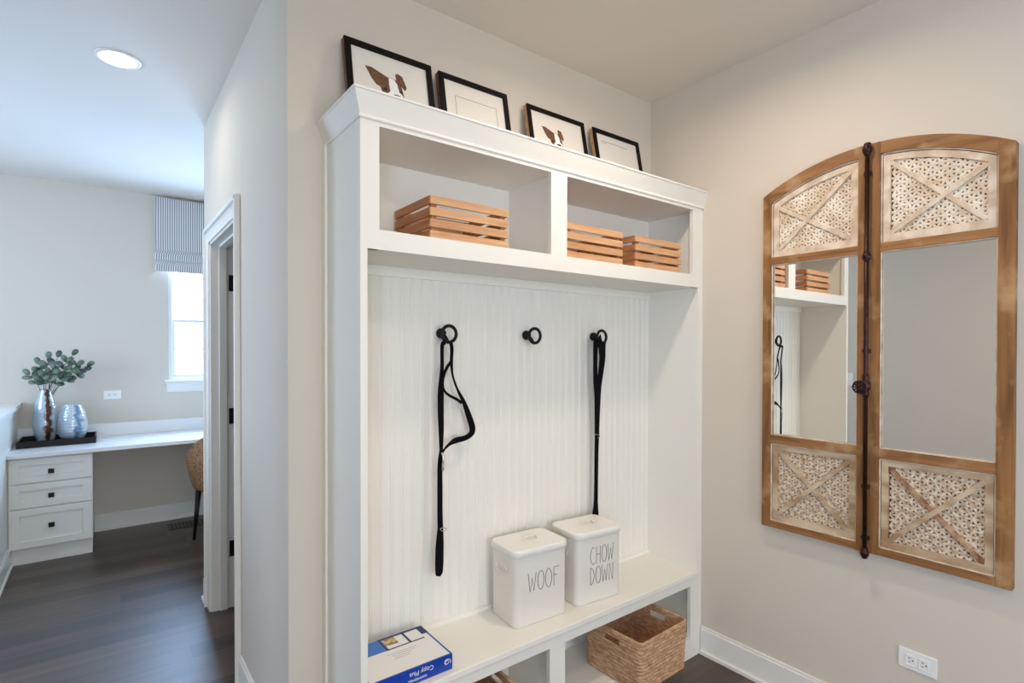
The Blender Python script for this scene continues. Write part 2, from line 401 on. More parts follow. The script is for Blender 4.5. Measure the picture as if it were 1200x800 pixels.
# door opening: jamb, casing, hinged leaf swung into the closet
door = MB()
door.box(XH-.002, XH+.118, DY0, DY0+.018, 0, DZ-.0, .0015).box(XH-.002, XH+.118, DY1-.018, DY1, 0, DZ, .0015).box(XH-.002, XH+.118, DY0, DY1, DZ-.018, DZ, .0015)
door.box(XH+.04, XH+.078, DY0+.018, DY0+.03, 0, DZ-.018, .0015).box(XH+.04, XH+.078, DY1-.03, DY1-.018, 0, DZ-.018, .0015).box(XH+.04, XH+.078, DY0+.018, DY1-.018, DZ-.03, DZ-.018, .0015)
dr = struct('door_1', door, 'white')
cas = MB()
CW = .092; CWN = .092; CWH = .081
def casing(mb, xa, sgn):
    for (y0, y1, z0, z1, v) in ((DY0-CWN+.006, DY0+.006, 0, DZ+CWH-.006, 1), (DY1-.006, DY1+CW-.006, 0, DZ+CWH-.006, 1), (DY0-CWN+.006, DY1+CW-.006, DZ-.006, DZ+CWH-.006, 0)):
        xs = sorted((xa, xa+sgn*.012)); mb.box(xs[0]+(.0005 if v else 0), xs[1], y0+(0 if v else .0007), y1-(0 if v else .0007), z0, z1-(.0006 if v else 0), .002)
    xs = sorted((xa+sgn*.001, xa+sgn*.025))
    mb.box(xs[0], xs[1], DY0-CWN+.0045, DY0-CWN+.026, .0005, DZ+CWH-.0045, .003)
    mb.box(xs[0], xs[1], DY1+CW-.026, DY1+CW-.0045, .0005, DZ+CWH-.0045, .003)
    mb.box(xs[0], xs[1]-.0004, DY0-CWN+.0065, DY1+CW-.0065, DZ+CWH-.026, DZ+CWH-.005, .003)
casing(cas, XH, -1); struct('door_casing', cas, 'white', dr)
lf = MB(); LX = XH+.1185
lf.box(LX, LX+.66, DY1-.03, DY1+.008, .01, DZ-.02, .002)
leaf = struct('door_leaf', lf, 'white', dr)
pn = MB()
for z0, z1 in ((.2, .95), (1.08, 1.9)):
    pn.box(LX+.1, LX+.56, DY1-.034, DY1-.029, z0, z1, .002)
struct('door_panel', pn, 'white', leaf)
struct('door_knob', MB().lathe([(.006, 0), (.01, .03), (.026, .04), (.027, .055), (.012, .066)], LX+.6, DY1-.03, 20, .95, Matrix.Rotation(PI/2, 3, 'X')), 'bronze', leaf)
for z in (1.822, 1.078, .334):
    hb = MB().box(XH+.088, XH+.118, DY1-.0215, DY1-.018, z-.045, z+.045, .0012)
    hb.tube([(XH+.122, DY1-.022, z-.045), (XH+.122, DY1-.022, z+.045)], .006, 10)
    struct('hinge', hb, 'bronze', dr)

# baseboards (0.13 high, with shoe moulding)
def bboard(name, segs, h=.131):
    """segs: (axis, fixed, sign, a0, a1) sign = direction the board stands proud"""
    mb = MB()
    for ax, c, sg, a0, a1 in segs:
        for t, z0, z1 in ((.013, 0, h-.012), (.009, h-.014, h), (.024, 0, .018)):
            q = sorted((c, c+sg*t))
            if ax == 'x': mb.box(q[0], q[1], a0, a1, z0, z1, .0025)
            else: mb.box(a0, a1, q[0], q[1], z0, z1, .0025)
    return struct(name, mb, 'white')
bboard('baseboard_right', [('x', XR, -1, -2.99, YF-.001)])
bboard('baseboard_back', [('y', YW, -1, XH, .593)])
bboard('baseboard_hall', [('x', XH, -1, YW, DY0-CWN+.004), ('x', XH, -1, DY1+CW-.004, 3.587), ('y', 3.587, 1, XH, 2.99)])
bboard('baseboard_far', [('y', YFAR, -1, -.056, 2.99)])
bboard('baseboard_left', [('x', -.8, 1, -2.99, 2.5)])
bboard('baseboard_front', [('y', -3.0, 1, -.79, 2.28)])

# half wall with cap at the left of the office
struct('wall_half', MB().box(-.62, -.51, 2.9, YFAR, 0, 1.01), 'white')
struct('trim_1', MB().box(-.65, -.478, 2.87, YFAR, 1.022, 1.052, .004).box(-.505, -.497, 2.9, YFAR, .985, 1.022, .003).box(-.51, -.503, 2.9, YFAR, .12, 1.02, .001), 'white')
bboard('baseboard_half', [('x', -.503, 1, 2.9, 4.87)])

# ------------------------------------------------------------------ built-in mudroom locker
LX0, LX1 = .594, XR
lk = thing('mudroom_locker', 'tall white built-in mudroom locker with cubbies, hooks and bench against the beige wall', 'locker', (1.44, 1.66, 0))
XI0, XI1 = .6156, 2.2515
link('side_panel', MB().box(LX0, XI0, YF, YW, 0, 2.135, .0003).box(LX0-.009, LX0, 1.79, YW, 0, 2.13, .002), 'locker', lk)
link('side_panel', MB().box(XI1, 2.272, YF, YW, 0, 2.135, .0003).box(2.2735, XR, YF+.002, YW, 0, 2.135, .0012), 'locker', lk)
ff = MB()
e = .0
ff.box(XI0-e, .6525, YF, YF+.02, 1.747, 2.14, .0002).box(2.21, XI1+e, YF, YF+.02, 1.747, 2.14, .0002)
ff.box(1.325, 1.405, YF, YF+.02, 1.8, 2.12, .0002).box(XI0, XI1, YF-.0003, YF+.02, 2.109, 2.14, .0002).box(XI0, XI1, YF-.0003, YF+.02, 1.747, 1.806, .0002)
link('upper_face_frame', ff, 'locker', lk)
fl = MB()
fl.box(XI0, .655, YF, YF+.02, .0, .381, .0002).box(2.203, XI1, YF, YF+.02, 0, .381, .0002).box(1.3233, 1.40, YF, YF+.02, .05, .37, .0002)
fl.box(XI0, XI1, YF-.0003, YF+.02, .34, .381, .0002).box(XI0, XI1, YF-.0003, YF+.02, 0, .09, .0002)
link('lower_face_frame', fl, 'locker', lk)
link('cubby_shelf', MB().box(XI0, XI1, YF+.02, 1.80, 1.7475, 1.8055), 'locker', lk)
link('cubby_divider', MB().box(1.35, 1.38, YF+.02, 1.80, 1.8055, 2.11), 'locker', lk)
link('top_panel', MB().box(XI0, XI1, YF+.02, 1.80, 2.1095, 2.14).box(LX0, XR, YF, YW, 2.14, 2.17), 'locker', lk)
link('cubby_back', MB().box(XI0, XI1, 1.80, YW, 1.7475, 2.14), 'locker', lk)
link('lower_back', MB().box(XI0, XI1, 1.80, YW, 0, .39), 'locker', lk)
# beadboard
prof = []; x = XI0
pitch = .0406
while x < XI1:
    x1 = min(x+pitch, XI1)
    prof += [(x, 1.8018), (x+.0015, 1.8018), (x+.003, 1.800), (x+.005, 1.7992), (x+.007, 1.800), (x+.0085, 1.8018), (x+.010, 1.8018), (x+.0115, 1.800)]
    x = x1
prof = [p for p in prof if p[0] <= XI1]+[(XI1, 1.8)]
poly = prof+[(XI1, YW), (XI0, YW)]
bb = MB()
n = len(prof)
vs = [(p[0], p[1], .39) for p in prof]+[(p[0], p[1], 1.7475) for p in prof]
bb.add(vs, [[i, i+1, n+i+1, n+i] for i in range(n-1)])
bb.box(XI0, XI1, 1.806, YW, .39, 1.7475)
link('beadboard_panel', bb, 'locker', lk)
link('back_rail', MB().box(XI0, XI1, 1.790, 1.8065, 1.712, 1.7475, .0015), 'locker', lk)
qr = MB(); qp = [(1.80, 0), (1.787, 0), (1.7875, .006), (1.791, .011), (1.80, .014)]
qr.prism(qp, lambda p: (XI0, p[0], .4044+p[1]), lambda p: (XI1, p[0], .4044+p[1]))
link('bench_trim', qr, 'locker', lk)
link('bench_top', MB().box(XI0, XI1, 1.497, 1.803, .381, .4044, .003), 'locker', lk)
link('lower_deck', MB().box(XI0, XI1, YF+.02, 1.80, .07, .09), 'locker', lk)
link('lower_divider', MB().box(1.35, 1.38, YF+.02, 1.80, .09, .381), 'locker', lk)
# crown moulding: mitred sweep front + left return
cp = [(0, 2.122), (.0045, 2.122), (.0065, 2.126), (.0045, 2.131), (.002, 2.133), (.025, 2.192), (.028, 2.194), (.028, 2.2), (.012, 2.2), (0, 2.17)]
cr = MB()
nv = len(cp)
def cprof(i): d, z = cp[i]; return d, z
vs = []
for st in range(3):
    for d, z in cp:
        if st == 0: vs.append((LX0-d, YW, z))
        if st == 1: vs.append((LX0-d, YF-d, z))
        if st == 2: vs.append((XR, YF-d, z))
fs = []
for st in range(2):
    for i in range(nv): fs.append([st*nv+i, st*nv+(i+1) % nv, (st+1)*nv+(i+1) % nv, (st+1)*nv+i])
fs += [list(range(nv)), [2*nv+i for i in range(nv)][::-1]]
cr.add(vs, fs); link('crown_molding', cr, 'locker', lk)
# hooks with rings
def hook(X):
    zc = 1.514
    hb = MB().lathe([(.0, 0), (.014, .0), (.0195, .004), (.020, .012), (.015, .022), (.007, .027), (.0, .0275)], X, 1.802, 20, zc, Matrix.Rotation(PI/2, 3, 'X'), caps=False)
    hb.tube([(X, 1.785, zc-.004), (X+.002, 1.768, zc-.014), (X+.004, 1.756, zc-.028), (X+.006, 1.748, zc-.036)], [.009, .008, .007, .007], 10)
    h = link('hook', hb, 'black_metal', lk)
    rg = MB().tube([(X+.008+.0305*math.cos(a), 1.748, zc-.003+.0305*math.sin(a)) for a in [2*PI*k/36 for k in range(36)]], .0064, 10, closed=True)
    link('ring', rg, 'black_metal', h)
HX = (1.024, 1.4385, 1.842)
for X in HX: hook(X)

# ------------------------------------------------------------------ camera model (only to lay the leashes' outline at their real depth)
F, YAW, PIT, ROL, CH, CX, CY = 632.7, math.radians(37.2), math.radians(.5184), math.radians(.078), 1.4534, 600, 415.05
fw = Vector((math.sin(YAW), math.cos(YAW), 0)); rt = Vector((math.cos(YAW), -math.sin(YAW), 0)); up = Vector((0, 0, 1))
fw2 = fw*math.cos(PIT)-up*math.sin(PIT); up2 = up*math.cos(PIT)+fw*math.sin(PIT)
r2 = rt*math.cos(ROL)+up2*math.sin(ROL); u2 = up2*math.cos(ROL)-rt*math.sin(ROL)
def at(px, py, Y):
    d = fw2+r2*(px-CX)/F+u2*(CY-py)/F
    return Vector((0, 0, CH))+d*(Y/d.y)

# ------------------------------------------------------------------ leashes
YL = 1.748
def strand(mb, pts, y=YL, k=None):
    k = k or (.0036 if pts[0][0] < 620 else .0052)
    mb.ribbon([(*at(px, py, y+dy), w*k) for px, py, w, dy in pts])
l1 = thing('dog_leash', 'black leash with a wide side loop hanging from the leftmost ring hook', 'leash', at(516, 640, YL))
mb = MB()
strand(mb, [(522, 400.5, 5, .006), (519, 402.5, 4.5, -.008), (518, 408, 4, -.006), (518, 430, 4, 0), (517, 445, 5, 0), (516.5, 462, 7, 0), (516.5, 482, 7, 0), (517, 505, 6, 0), (517, 530, 3.2, 0)])
mb2 = MB()
strand(mb2, [(526, 400.5, 4, .008), (528.5, 402.5, 4, -.008), (529.5, 410, 4, -.006), (529, 424, 3.6, .002), (530.5, 440, 2.2, .003), (536, 456, 2.4, .003), (543, 470, 4.5, .003), (549, 486, 6.8, .003), (553.5, 501, 7.5, .003), (552, 508, 6.5, .003), (545, 513, 5.5, .004), (534, 516, 6.2, .004), (527, 520, 3.5, .004), (521, 526, 2.2, .002), (518, 531, 2.5, 0)])
mb3 = MB()
strand(mb3, [(528, 424, 3, .006), (523.5, 431, 3.4, .006), (520, 440, 3, .008), (518.8, 450, 2.6, .008), (521, 458, 2.4, .008), (527, 463.5, 2.8, .007), (535, 467.5, 3, .006), (541, 472, 3, .006)])
link('long_strap', mb, 'webbing', l1); link('looped_strap', mb2, 'webbing', l1); link('inner_loop', mb3, 'webbing', l1)
mb4 = MB()
strand(mb4, [(516.8, 526, 3, .003), (516.4, 531, 4, .002), (515.5, 545, 5.5, .002), (515.5, 575, 6, .002), (515.6, 600, 6, .002), (516, 620, 6.4, .002)])
link('lower_strap', mb4, 'webbing', l1)
mb5 = MB()
strand(mb5, [(516, 620, 6.6, -.001), (515.5, 630, 8, -.002), (515, 645, 9.4, -.003), (514.8, 660, 9.6, -.003), (514.6, 669, 8.6, -.001), (514.7, 670.5, 8.2, .006), (515, 660, 9.2, .010), (515.5, 640, 8.8, .009), (516, 622, 6.6, .006)])
link('handle_loop', mb5, 'webbing', l1)
clip = MB()
clip.tube([at(517.5, 530, YL-.005), at(519.5, 534, YL-.008), at(519.5, 541, YL-.009), at(518.5, 545, YL-.008), at(519.2, 549, YL-.008), at(518, 553, YL-.006)], [.0028, .0050, .0042, .003, .0046, .0024], 8)
link('clip', clip, 'steel', l1)
rg = MB(); c0 = at(519.5, 620, YL-.004)
rg.tube([c0+Vector((.013*math.cos(a), 0, .006*math.sin(a)-.002*math.cos(a))) for a in [2*PI*k/20 for k in range(20)]], .0016, 6, closed=True)
link('handle_ring', rg, 'steel', l1)

l2 = thing('dog_leash', 'black leash hanging straight from the rightmost ring hook, behind the canisters', 'leash', at(698, 600, YL))
mb = MB()
strand(mb, [(700, 399, 6, .010), (698.5, 400.5, 6, -.008), (698, 406, 5.6, -.008), (697.6, 425, 5, -.004), (698, 445, 5.4, 0), (699.5, 470, 6, 0), (699.5, 510, 5.6, 0)])
link('left_strap', mb, 'webbing', l2)
mb = MB()
strand(mb, [(705, 398.5, 11, .010), (705, 400.5, 11, -.008), (705.5, 408, 9, -.006), (705.8, 420, 7.6, 0), (704, 436, 6.6, .002), (702, 455, 5.2, .003), (701, 480, 4.4, .003), (700, 510, 4, .003)])
link('right_strap', mb, 'webbing', l2)
mb = MB()
strand(mb, [(699.6, 509, 5.4, .002), (699, 530, 4.8, .002), (698.6, 560, 4.6, .002), (698.2, 588, 5, .002), (697.8, 600, 7.4, .002), (697.8, 612, 8, .002), (697.8, 624, 7.4, .002)])
link('lower_strap', mb, 'webbing', l2)
kp = MB(); a0 = at(696.8, 510, YL); 
kp.tube([at(696.4, 508.6, YL-.004), at(702.6, 509.6, YL-.004), at(702.6, 512.4, YL-.004), at(700.5, 513, YL-.004)], .0013, 6)
link('clip', kp, 'steel', l2)

# ------------------------------------------------------------------ storage canisters
def rrect(w, d, r, n=6):
    pts = []
    for cx, cy, a0 in ((w/2-r, d/2-r, 0), (-w/2+r, d/2-r, PI/2), (-w/2+r, -d/2+r, PI), (w/2-r, -d/2+r, 1.5*PI)):
        for k in range(n+1):
            a = a0+PI/2*k/n; pts.append((cx+r*math.cos(a), cy+r*math.sin(a)))
    return pts
def loft(mb, rings, cap0=True, cap1=True, smooth=True):
    n = len(rings[0]); vs = [p for r in rings for p in r]; fs = []
    for i in range(len(rings)-1):
        for k in range(n): fs.append([i*n+k, i*n+(k+1) % n, (i+1)*n+(k+1) % n, (i+1)*n+k])
    mb.add(vs, fs, smooth)
    if cap0: mb.add(rings[0], [list(range(n))[::-1]])
    if cap1: mb.add(rings[-1], [list(range(n))])
    return mb
def ringat(w, d, r, z, cx, cy): return [(cx+x, cy+y, z) for x, y in rrect(w, d, r)]
GL = {  # strokes in unit box (x 0..1, y 0..1)
 'W': [[(0, 1), (.22, 0), (.5, .72), (.72, .02), (1, .98)]],
 'O': [[(.5+.5*math.cos(2*PI*k/24), .5+.5*math.sin(2*PI*k/24)) for k in range(25)]],
 'F': [[(.12, 0), (.1, 1), (.95, .98)], [(.1, .56), (.55, .57)]],
 'C': [[(.95, .9), (.6, 1), (.25, .85), (.06, .5), (.22, .15), (.6, .0), (.98, .1)]],
 'H': [[(.1, 1), (.12, 0)], [(.12, .52), (.85, .54)], [(.88, 1), (.86, 0)]],
 'D': [[(.1, 1), (.12, 0), (.6, .12), (.92, .5), (.6, .88), (.1, 1)]],
 'N': [[(.1, 0), (.12, 1), (.84, 0), (.9, 1)]],
}
def canister(cx, cy, ang, label, rows, w=.252, d=.182, hb_=.262):
    z0 = .4044; t = thing('storage_canister', label, 'canister', (cx, cy, z0), 'enamel storage canisters on the bench')
    mb = MB(); R = .028
    loft(mb, [ringat(w-.012, d-.012, R-.006, z0, cx, cy), ringat(w-.002, d-.002, R-.001, z0+.004, cx, cy), ringat(w, d, R, z0+.01, cx, cy), ringat(w, d, R, z0+hb_, cx, cy)])
    link('body', mb, 'enamel', t)
    mb = MB(); zl = z0+hb_-.005
    zl += .002
    loft(mb, [ringat(w+.010, d+.010, R+.005, zl, cx, cy), ringat(w+.014, d+.014, R+.007, zl+.0015, cx, cy), ringat(w+.012, d+.012, R+.006, zl+.021, cx, cy), ringat(w+.010, d+.010, R+.005, zl+.0245, cx, cy), ringat(w+.005, d+.005, R+.003, zl+.0265, cx, cy)])
    lid = link('lid', mb, 'enamel_lid', t)
    hb = MB(); zt = zl+.0265
    hb.ribbon([(cx-.036, cy, zt+.001, .014), (cx-.031, cy, zt+.006, .014), (cx-.024, cy, zt+.014, .014), (cx, cy, zt+.018, .014), (cx+.024, cy, zt+.014, .014), (cx+.031, cy, zt+.006, .014), (cx+.036, cy, zt+.001, .014)], .003, Vector((0, 0, 1)))
    link('lid_handle', hb, 'enamel', lid)
    for sx in (-1, 1):
        hm = MB(); X = cx+sx*(w/2)
        hm.box(X-.002*sx-.002, X+.004*sx+.002, cy-.012, cy+.012, z0+.205, z0+.235, .002)
        pts = [(X+sx*.006, cy+.034*math.cos(a), z0+.212-.022*max(0, math.sin(a))) for a in [PI*k/12 for k in range(13)]]
        pts = [(X+sx*.004, cy+.034, z0+.218)]+pts+[(X+sx*.004, cy-.034, z0+.218)]
        hm.tube(pts, .0028, 8)
        link('side_handle', hm, 'enamel', t)
    lt = MB(); yf = cy-d/2-.0006
    for txt, x0, zb, lw, lh, gap in rows:
        x = cx+x0
        for ch in txt:
            wch = lw*(1.25 if ch == 'W' else 1)
            for st in GL[ch]:
                lt.tube([(x+p[0]*wch, yf, zb+p[1]*lh) for p in st], .00105, 5, smooth=False)
            x += wch+gap
    link('lettering', lt, 'letter', t)
    t.rotation_euler = (0, 0, ang)
    return t
canister(1.354, 1.669, math.radians(-3.5), 'cream enamel canister lettered WOOF, the left one of the two on the bench', [('WOOF', -.068, .532, .030, .072, .0075)], w=.252, d=.178, hb_=.269)
canister(1.659, 1.655, math.radians(-5), 'cream enamel canister lettered CHOW DOWN, the right one of the two on the bench', [('CHOW', -.054, .564, .026, .072, .006), ('DOWN', -.054, .481, .026, .072, .006)], w=.244, d=.178, hb_=.275)

# ------------------------------------------------------------------ ream of paper
rm = thing('paper_ream', 'blue and white wrapped ream of copy paper lying at the left end of the bench', 'paper', (.77, 1.635, .4044))
RX0, RX1, RY0, RY1, RZ0, RZ1 = .632, .913, 1.524, 1.744, .4047, .4555
link('paper_block', MB().box(RX0, RX1, RY0, RY1, RZ0, RZ1, .0015), 'ream_blue', rm)
zt = RZ1
lab = MB().box(RX0+.0, RX1-.008, RY0+.005, RY1-.010, zt-.0005, zt+.0006)
link('top_label', lab, 'ream_white', rm)
link('photo_print', MB().box(.755, .80, 1.690, 1.733, zt, zt+.0011), 'ream_photo', rm)
link('blue_print', MB().box(RX0, .750, 1.665, RY1-.002, zt, zt+.0011).box(.750, .755, 1.665, 1.744, zt, zt+.0012).box(.80, .84, 1.736, RY1-.001, zt, zt+.0012), 'ream_mid', rm)
link('navy_border', MB().box(.745, .752, 1.664, 1.744, zt, zt+.0014).box(.83, .838, 1.67, 1.744, zt, zt+.0014).box(.745, .885, 1.664, 1.669, zt, zt+.0014).box(.75, .90, 1.737, 1.744, zt, zt+.0014).box(.888, .912, 1.69, 1.744, zt, zt+.0014), 'ream_navy', rm)
fine = MB()
for k, (a, b_) in enumerate(((.735, .84), (.745, .83), (.75, .81), (.745, .8))):
    fine.box(a, b_, 1.637-k*.011, 1.6385-k*.011, zt, zt+.0009)
link('fine_print', fine, 'ream_grey', rm)
def put_text(txt, size, X, Z, name, space=1.0):
    vs, fs = text_mesh(txt, size, .0003, space)
    m_ = MB(); m_.add([(X-v.x, RY0-.0004-v.z, Z-v.y) for v in vs], fs)   # turned upside down on the long side
    link(name, m_, 'ream_white', rm)
put_text('Copy Plus', .021, .800, .4430, 'title_print')
put_text('HAMMERMILL', .0105, .785, .4215, 'maker_print', 1.05)
sw = MB(); cx_, cz_ = .892, .433
sw.tube([(cx_+.0135*math.cos(a)*(1-.02*k), RY0-.0006, cz_+.0115*math.sin(a)*(1-.02*k)) for k, a in enumerate([(-.6+5.2*j/22) for j in range(23)])], .0014, 5)
sw.tube([(cx_+.0065*math.cos(a), RY0-.0006, cz_+.0055*math.sin(a)) for a in [2*PI*j/16 for j in range(16)]], .0012, 5, closed=True)
link('emblem', sw, 'ream_white', rm)

# ------------------------------------------------------------------ slatted crates
def crate(cx, cy, w, d, label):
    z0 = 1.8062; h = .137
    t = thing('slatted_crate', label, 'crate', (cx, cy, z0), 'slatted wooden crates in the upper cubbies')
    sh = .0262; gap = (h-4*sh)/3; th = .0085
    for k in range(4):
        zz = z0+k*(sh+gap)
        link('slat', MB().box(cx-w/2, cx+w/2, cy-d/2, cy-d/2+th, zz, zz+sh, .001), 'crate_wood', t)
        link('slat', MB().box(cx-w/2, cx+w/2, cy+d/2-th, cy+d/2, zz, zz+sh, .001), 'crate_wood', t)
        for sx in (-1, 1):
            x0, x1 = sorted((cx+sx*w/2, cx+sx*(w/2-th)))
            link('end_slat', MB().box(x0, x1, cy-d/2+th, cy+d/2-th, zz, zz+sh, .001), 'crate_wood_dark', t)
    for sx in (-1, 1):
        for sy in (-1, 1):
            px = cx+sx*(w/2-.018); py = cy+sy*(d/2-.018)
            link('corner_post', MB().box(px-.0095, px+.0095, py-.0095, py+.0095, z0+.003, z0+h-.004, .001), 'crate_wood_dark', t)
    for k in range(4):
        y0 = cy-d/2+.014+k*(d-.028)/4
        link('bottom_slat', MB().box(cx-w/2+.0086, cx+w/2-.0086, y0+.002, y0+(d-.028)/4-.006, z0+.001, z0+.008, .001), 'crate_wood', t)
    return t
crate(.984, 1.655, .308, .265, 'light wooden slatted crate alone in the left upper cubby')
crate(1.577, 1.650, .32, .255, 'light wooden slatted crate in the right upper cubby, beside the central divider')
crate(1.978, 1.650, .318, .255, 'light wooden slatted crate in the right upper cubby, nearest the mirror wall')

# ------------------------------------------------------------------ seagrass baskets
def basket(cx, cy, z0, w, d, h, taper, ang, label, two=True):
    t = thing('seagrass_basket', label, 'basket', (cx, cy, z0), 'woven baskets under the bench')
    NP, NZ = 520, 112; rows = 14; base = rrect(1, 1, .06, 3)
    # evenly resample a rounded rectangle
    def per(u, ww, dd):
        r = .022; pts = rrect(ww, dd, r, 5); pts.append(pts[0]); L = [0]
        for i in range(len(pts)-1): L.append(L[-1]+math.dist(pts[i], pts[i+1]))
        s = u*L[-1]; i = 0
        while i < len(L)-2 and L[i+1] < s: i += 1
        f = (s-L[i])/max(1e-9, L[i+1]-L[i]); a, b = pts[i], pts[i+1]
        tx, ty = b[0]-a[0], b[1]-a[1]; q = math.hypot(tx, ty) or 1
        return a[0]+tx*f, a[1]+ty*f, ty/q, -tx/q
    top = [per(i/NP, w, d) for i in range(NP)]
    vs = []; P = 2*(w+d)
    for j in range(NZ+1):
        v = j/NZ; sc = 1-taper*(1-v)
        for i in range(NP):
            x, y, nx, ny = top[i]; u = i/NP*P
            row = v*rows; fr = row % 1; ri = int(row)
            rope = math.sqrt(max(0, 1-(2*fr-1)**2))
            tw = .5+.5*math.sin(2*PI*(u/.021+(fr-.5)*1.1+ri*.37)+1.2*math.sin(u*37+ri*5))
            dsp = .0062*rope*(.68+.32*tw)+.0008*math.sin(u*23+ri*3)
            vs.append((cx+x*sc+nx*dsp, cy+y*sc+ny*dsp, z0+.002+v*(h-.006)))
    fs = []; holes = set()
    for j in range(NZ):
        v = (j+.5)/NZ
        for i in range(NP):
            x, y, nx, ny = top[i]
            if .74 < v < .90 and abs(y) < .042 and abs(nx) > .9: continue
            fs.append([j*NP+i, j*NP+(i+1) % NP, (j+1)*NP+(i+1) % NP, (j+1)*NP+i])
    mb = MB(); mb.add(vs, fs, True)
    # inner wall + floor
    vi = []
    for j in (0, 1, 2, 3, 4, 5):
        v = (0, .25, .5, .74, .9, 1)[j]; sc = 1-taper*(1-v)
        for i in range(NP):
            x, y, nx, ny = top[i]; row = v*rows
            vi.append((cx+x*sc-nx*.006, cy+y*sc-ny*.006, z0+.004+v*(h-.008)))
    fi = []
    for j in range(5):
        for i in range(NP):
            x, y, nx, ny = top[i]
            if j == 3 and abs(y) < .042 and abs(nx) > .9: continue
            fi.append([j*NP+i, j*NP+(i+1) % NP, (j+1)*NP+(i+1) % NP, (j+1)*NP+i])
    fi.append(list(range(NP)))
    mb.add(vi, fi, True)
    mb.add([(vx, vy, z0) for vx, vy, vz in vs[:NP]], [list(range(NP))])
    body = link('woven_body', mb, 'seagrass', t)
    rim = MB(); rp = []
    for i in range(NP):
        x, y, nx, ny = top[i]
        rp.append((cx+x-nx*.001, cy+y-ny*.001, z0+h-.004))
    rim.tube(rp, [.0055+.0012*math.sin(i*1.9) for i in range(NP)], 8, closed=True)
    link('rim', rim, 'seagrass', t)
    for sx in (-1, 1):
        hm = MB(); X = cx+sx*w/2*(1-taper*.18)
        zz0, zz1 = z0+.002+.74*(h-.006), z0+.002+.90*(h-.006)
        hm.tube([(X, cy-.043, zz0), (X, cy-.043, zz1), (X, cy+.043, zz1), (X, cy+.043, zz0)], .0048, 8, closed=True)
        link('handle', hm, 'seagrass', t)
    t.rotation_euler = (0, 0, ang)
    return t
basket(1.830, 1.524, .0905, .318, .30, .208, .05, math.radians(2), 'woven seagrass basket sticking out of the right opening under the bench')
basket(.985, 1.60, .0905, .318, .29, .2, .05, math.radians(-3), 'woven basket in the left opening under the bench, barely showing at the bottom edge')

# ------------------------------------------------------------------ picture frames on top of the locker
FT = 2.17
def dog(mb_list, parent, F, sx=1.0, flip=False):
    """plain painted terrier head; F maps (u,v,lift) -> local"""
    def poly(pts, lift, m, name):
        q = MB(); vs = [F(u*sx, v, lift) for u, v in pts]; vs2 = [F(u*sx, v, 0) for u, v in pts]; n_ = len(pts)
        q.add(vs+vs2, [list(range(n_))]+[[i, (i+1) % n_, n_+(i+1) % n_, n_+i] for i in range(n_)])
        link(name, q, m, parent)
    head = [(-.030, .034), (-.012, .047), (.006, .048), (.022, .040), (.030, .018), (.034, -.012), (.038, -.040), (.026, -.066), (.0, -.075), (-.022, -.062), (-.030, -.036), (-.038, -.006)]
    poly(head, .0004, 'dog_brown', 'painted_head')
    poly([(-.024, .010), (-.034, -.006), (-.050, .000), (-.064, .024), (-.076, .058), (-.080, .068), (-.060, .070), (-.036, .058), (-.012, .046)], .0005, 'dog_brown', 'painted_ear')
    poly([(.014, .044), (.012, .068), (.018, .078), (.034, .070), (.040, .050), (.046, .024), (.040, .008), (.030, .022)], .0005, 'dog_brown', 'painted_ear')
    poly([(-.010, .046), (.006, .046), (.016, .026), (.020, -.002), (.032, -.020), (.034, -.046), (.020, -.066), (-.002, -.072), (-.020, -.056), (-.022, -.036), (-.008, -.012), (-.010, .016)], .0008, 'dog_white', 'painted_blaze')
    poly([(.012+.014*math.cos(a), -.030+.010*math.sin(a)) for a in [2*PI*k/12 for k in range(12)]], .0011, 'dog_dark', 'painted_nose')
    poly([(-.024+.007*math.cos(a), -.010+.006*math.sin(a)) for a in [2*PI*k/10 for k in range(10)]], .0011, 'dog_dark', 'painted_eye')
    poly([(.026+.006*math.cos(a), -.004+.005*math.sin(a)) for a in [2*PI*k/10 for k in range(10)]], .0011, 'dog_dark', 'painted_eye')
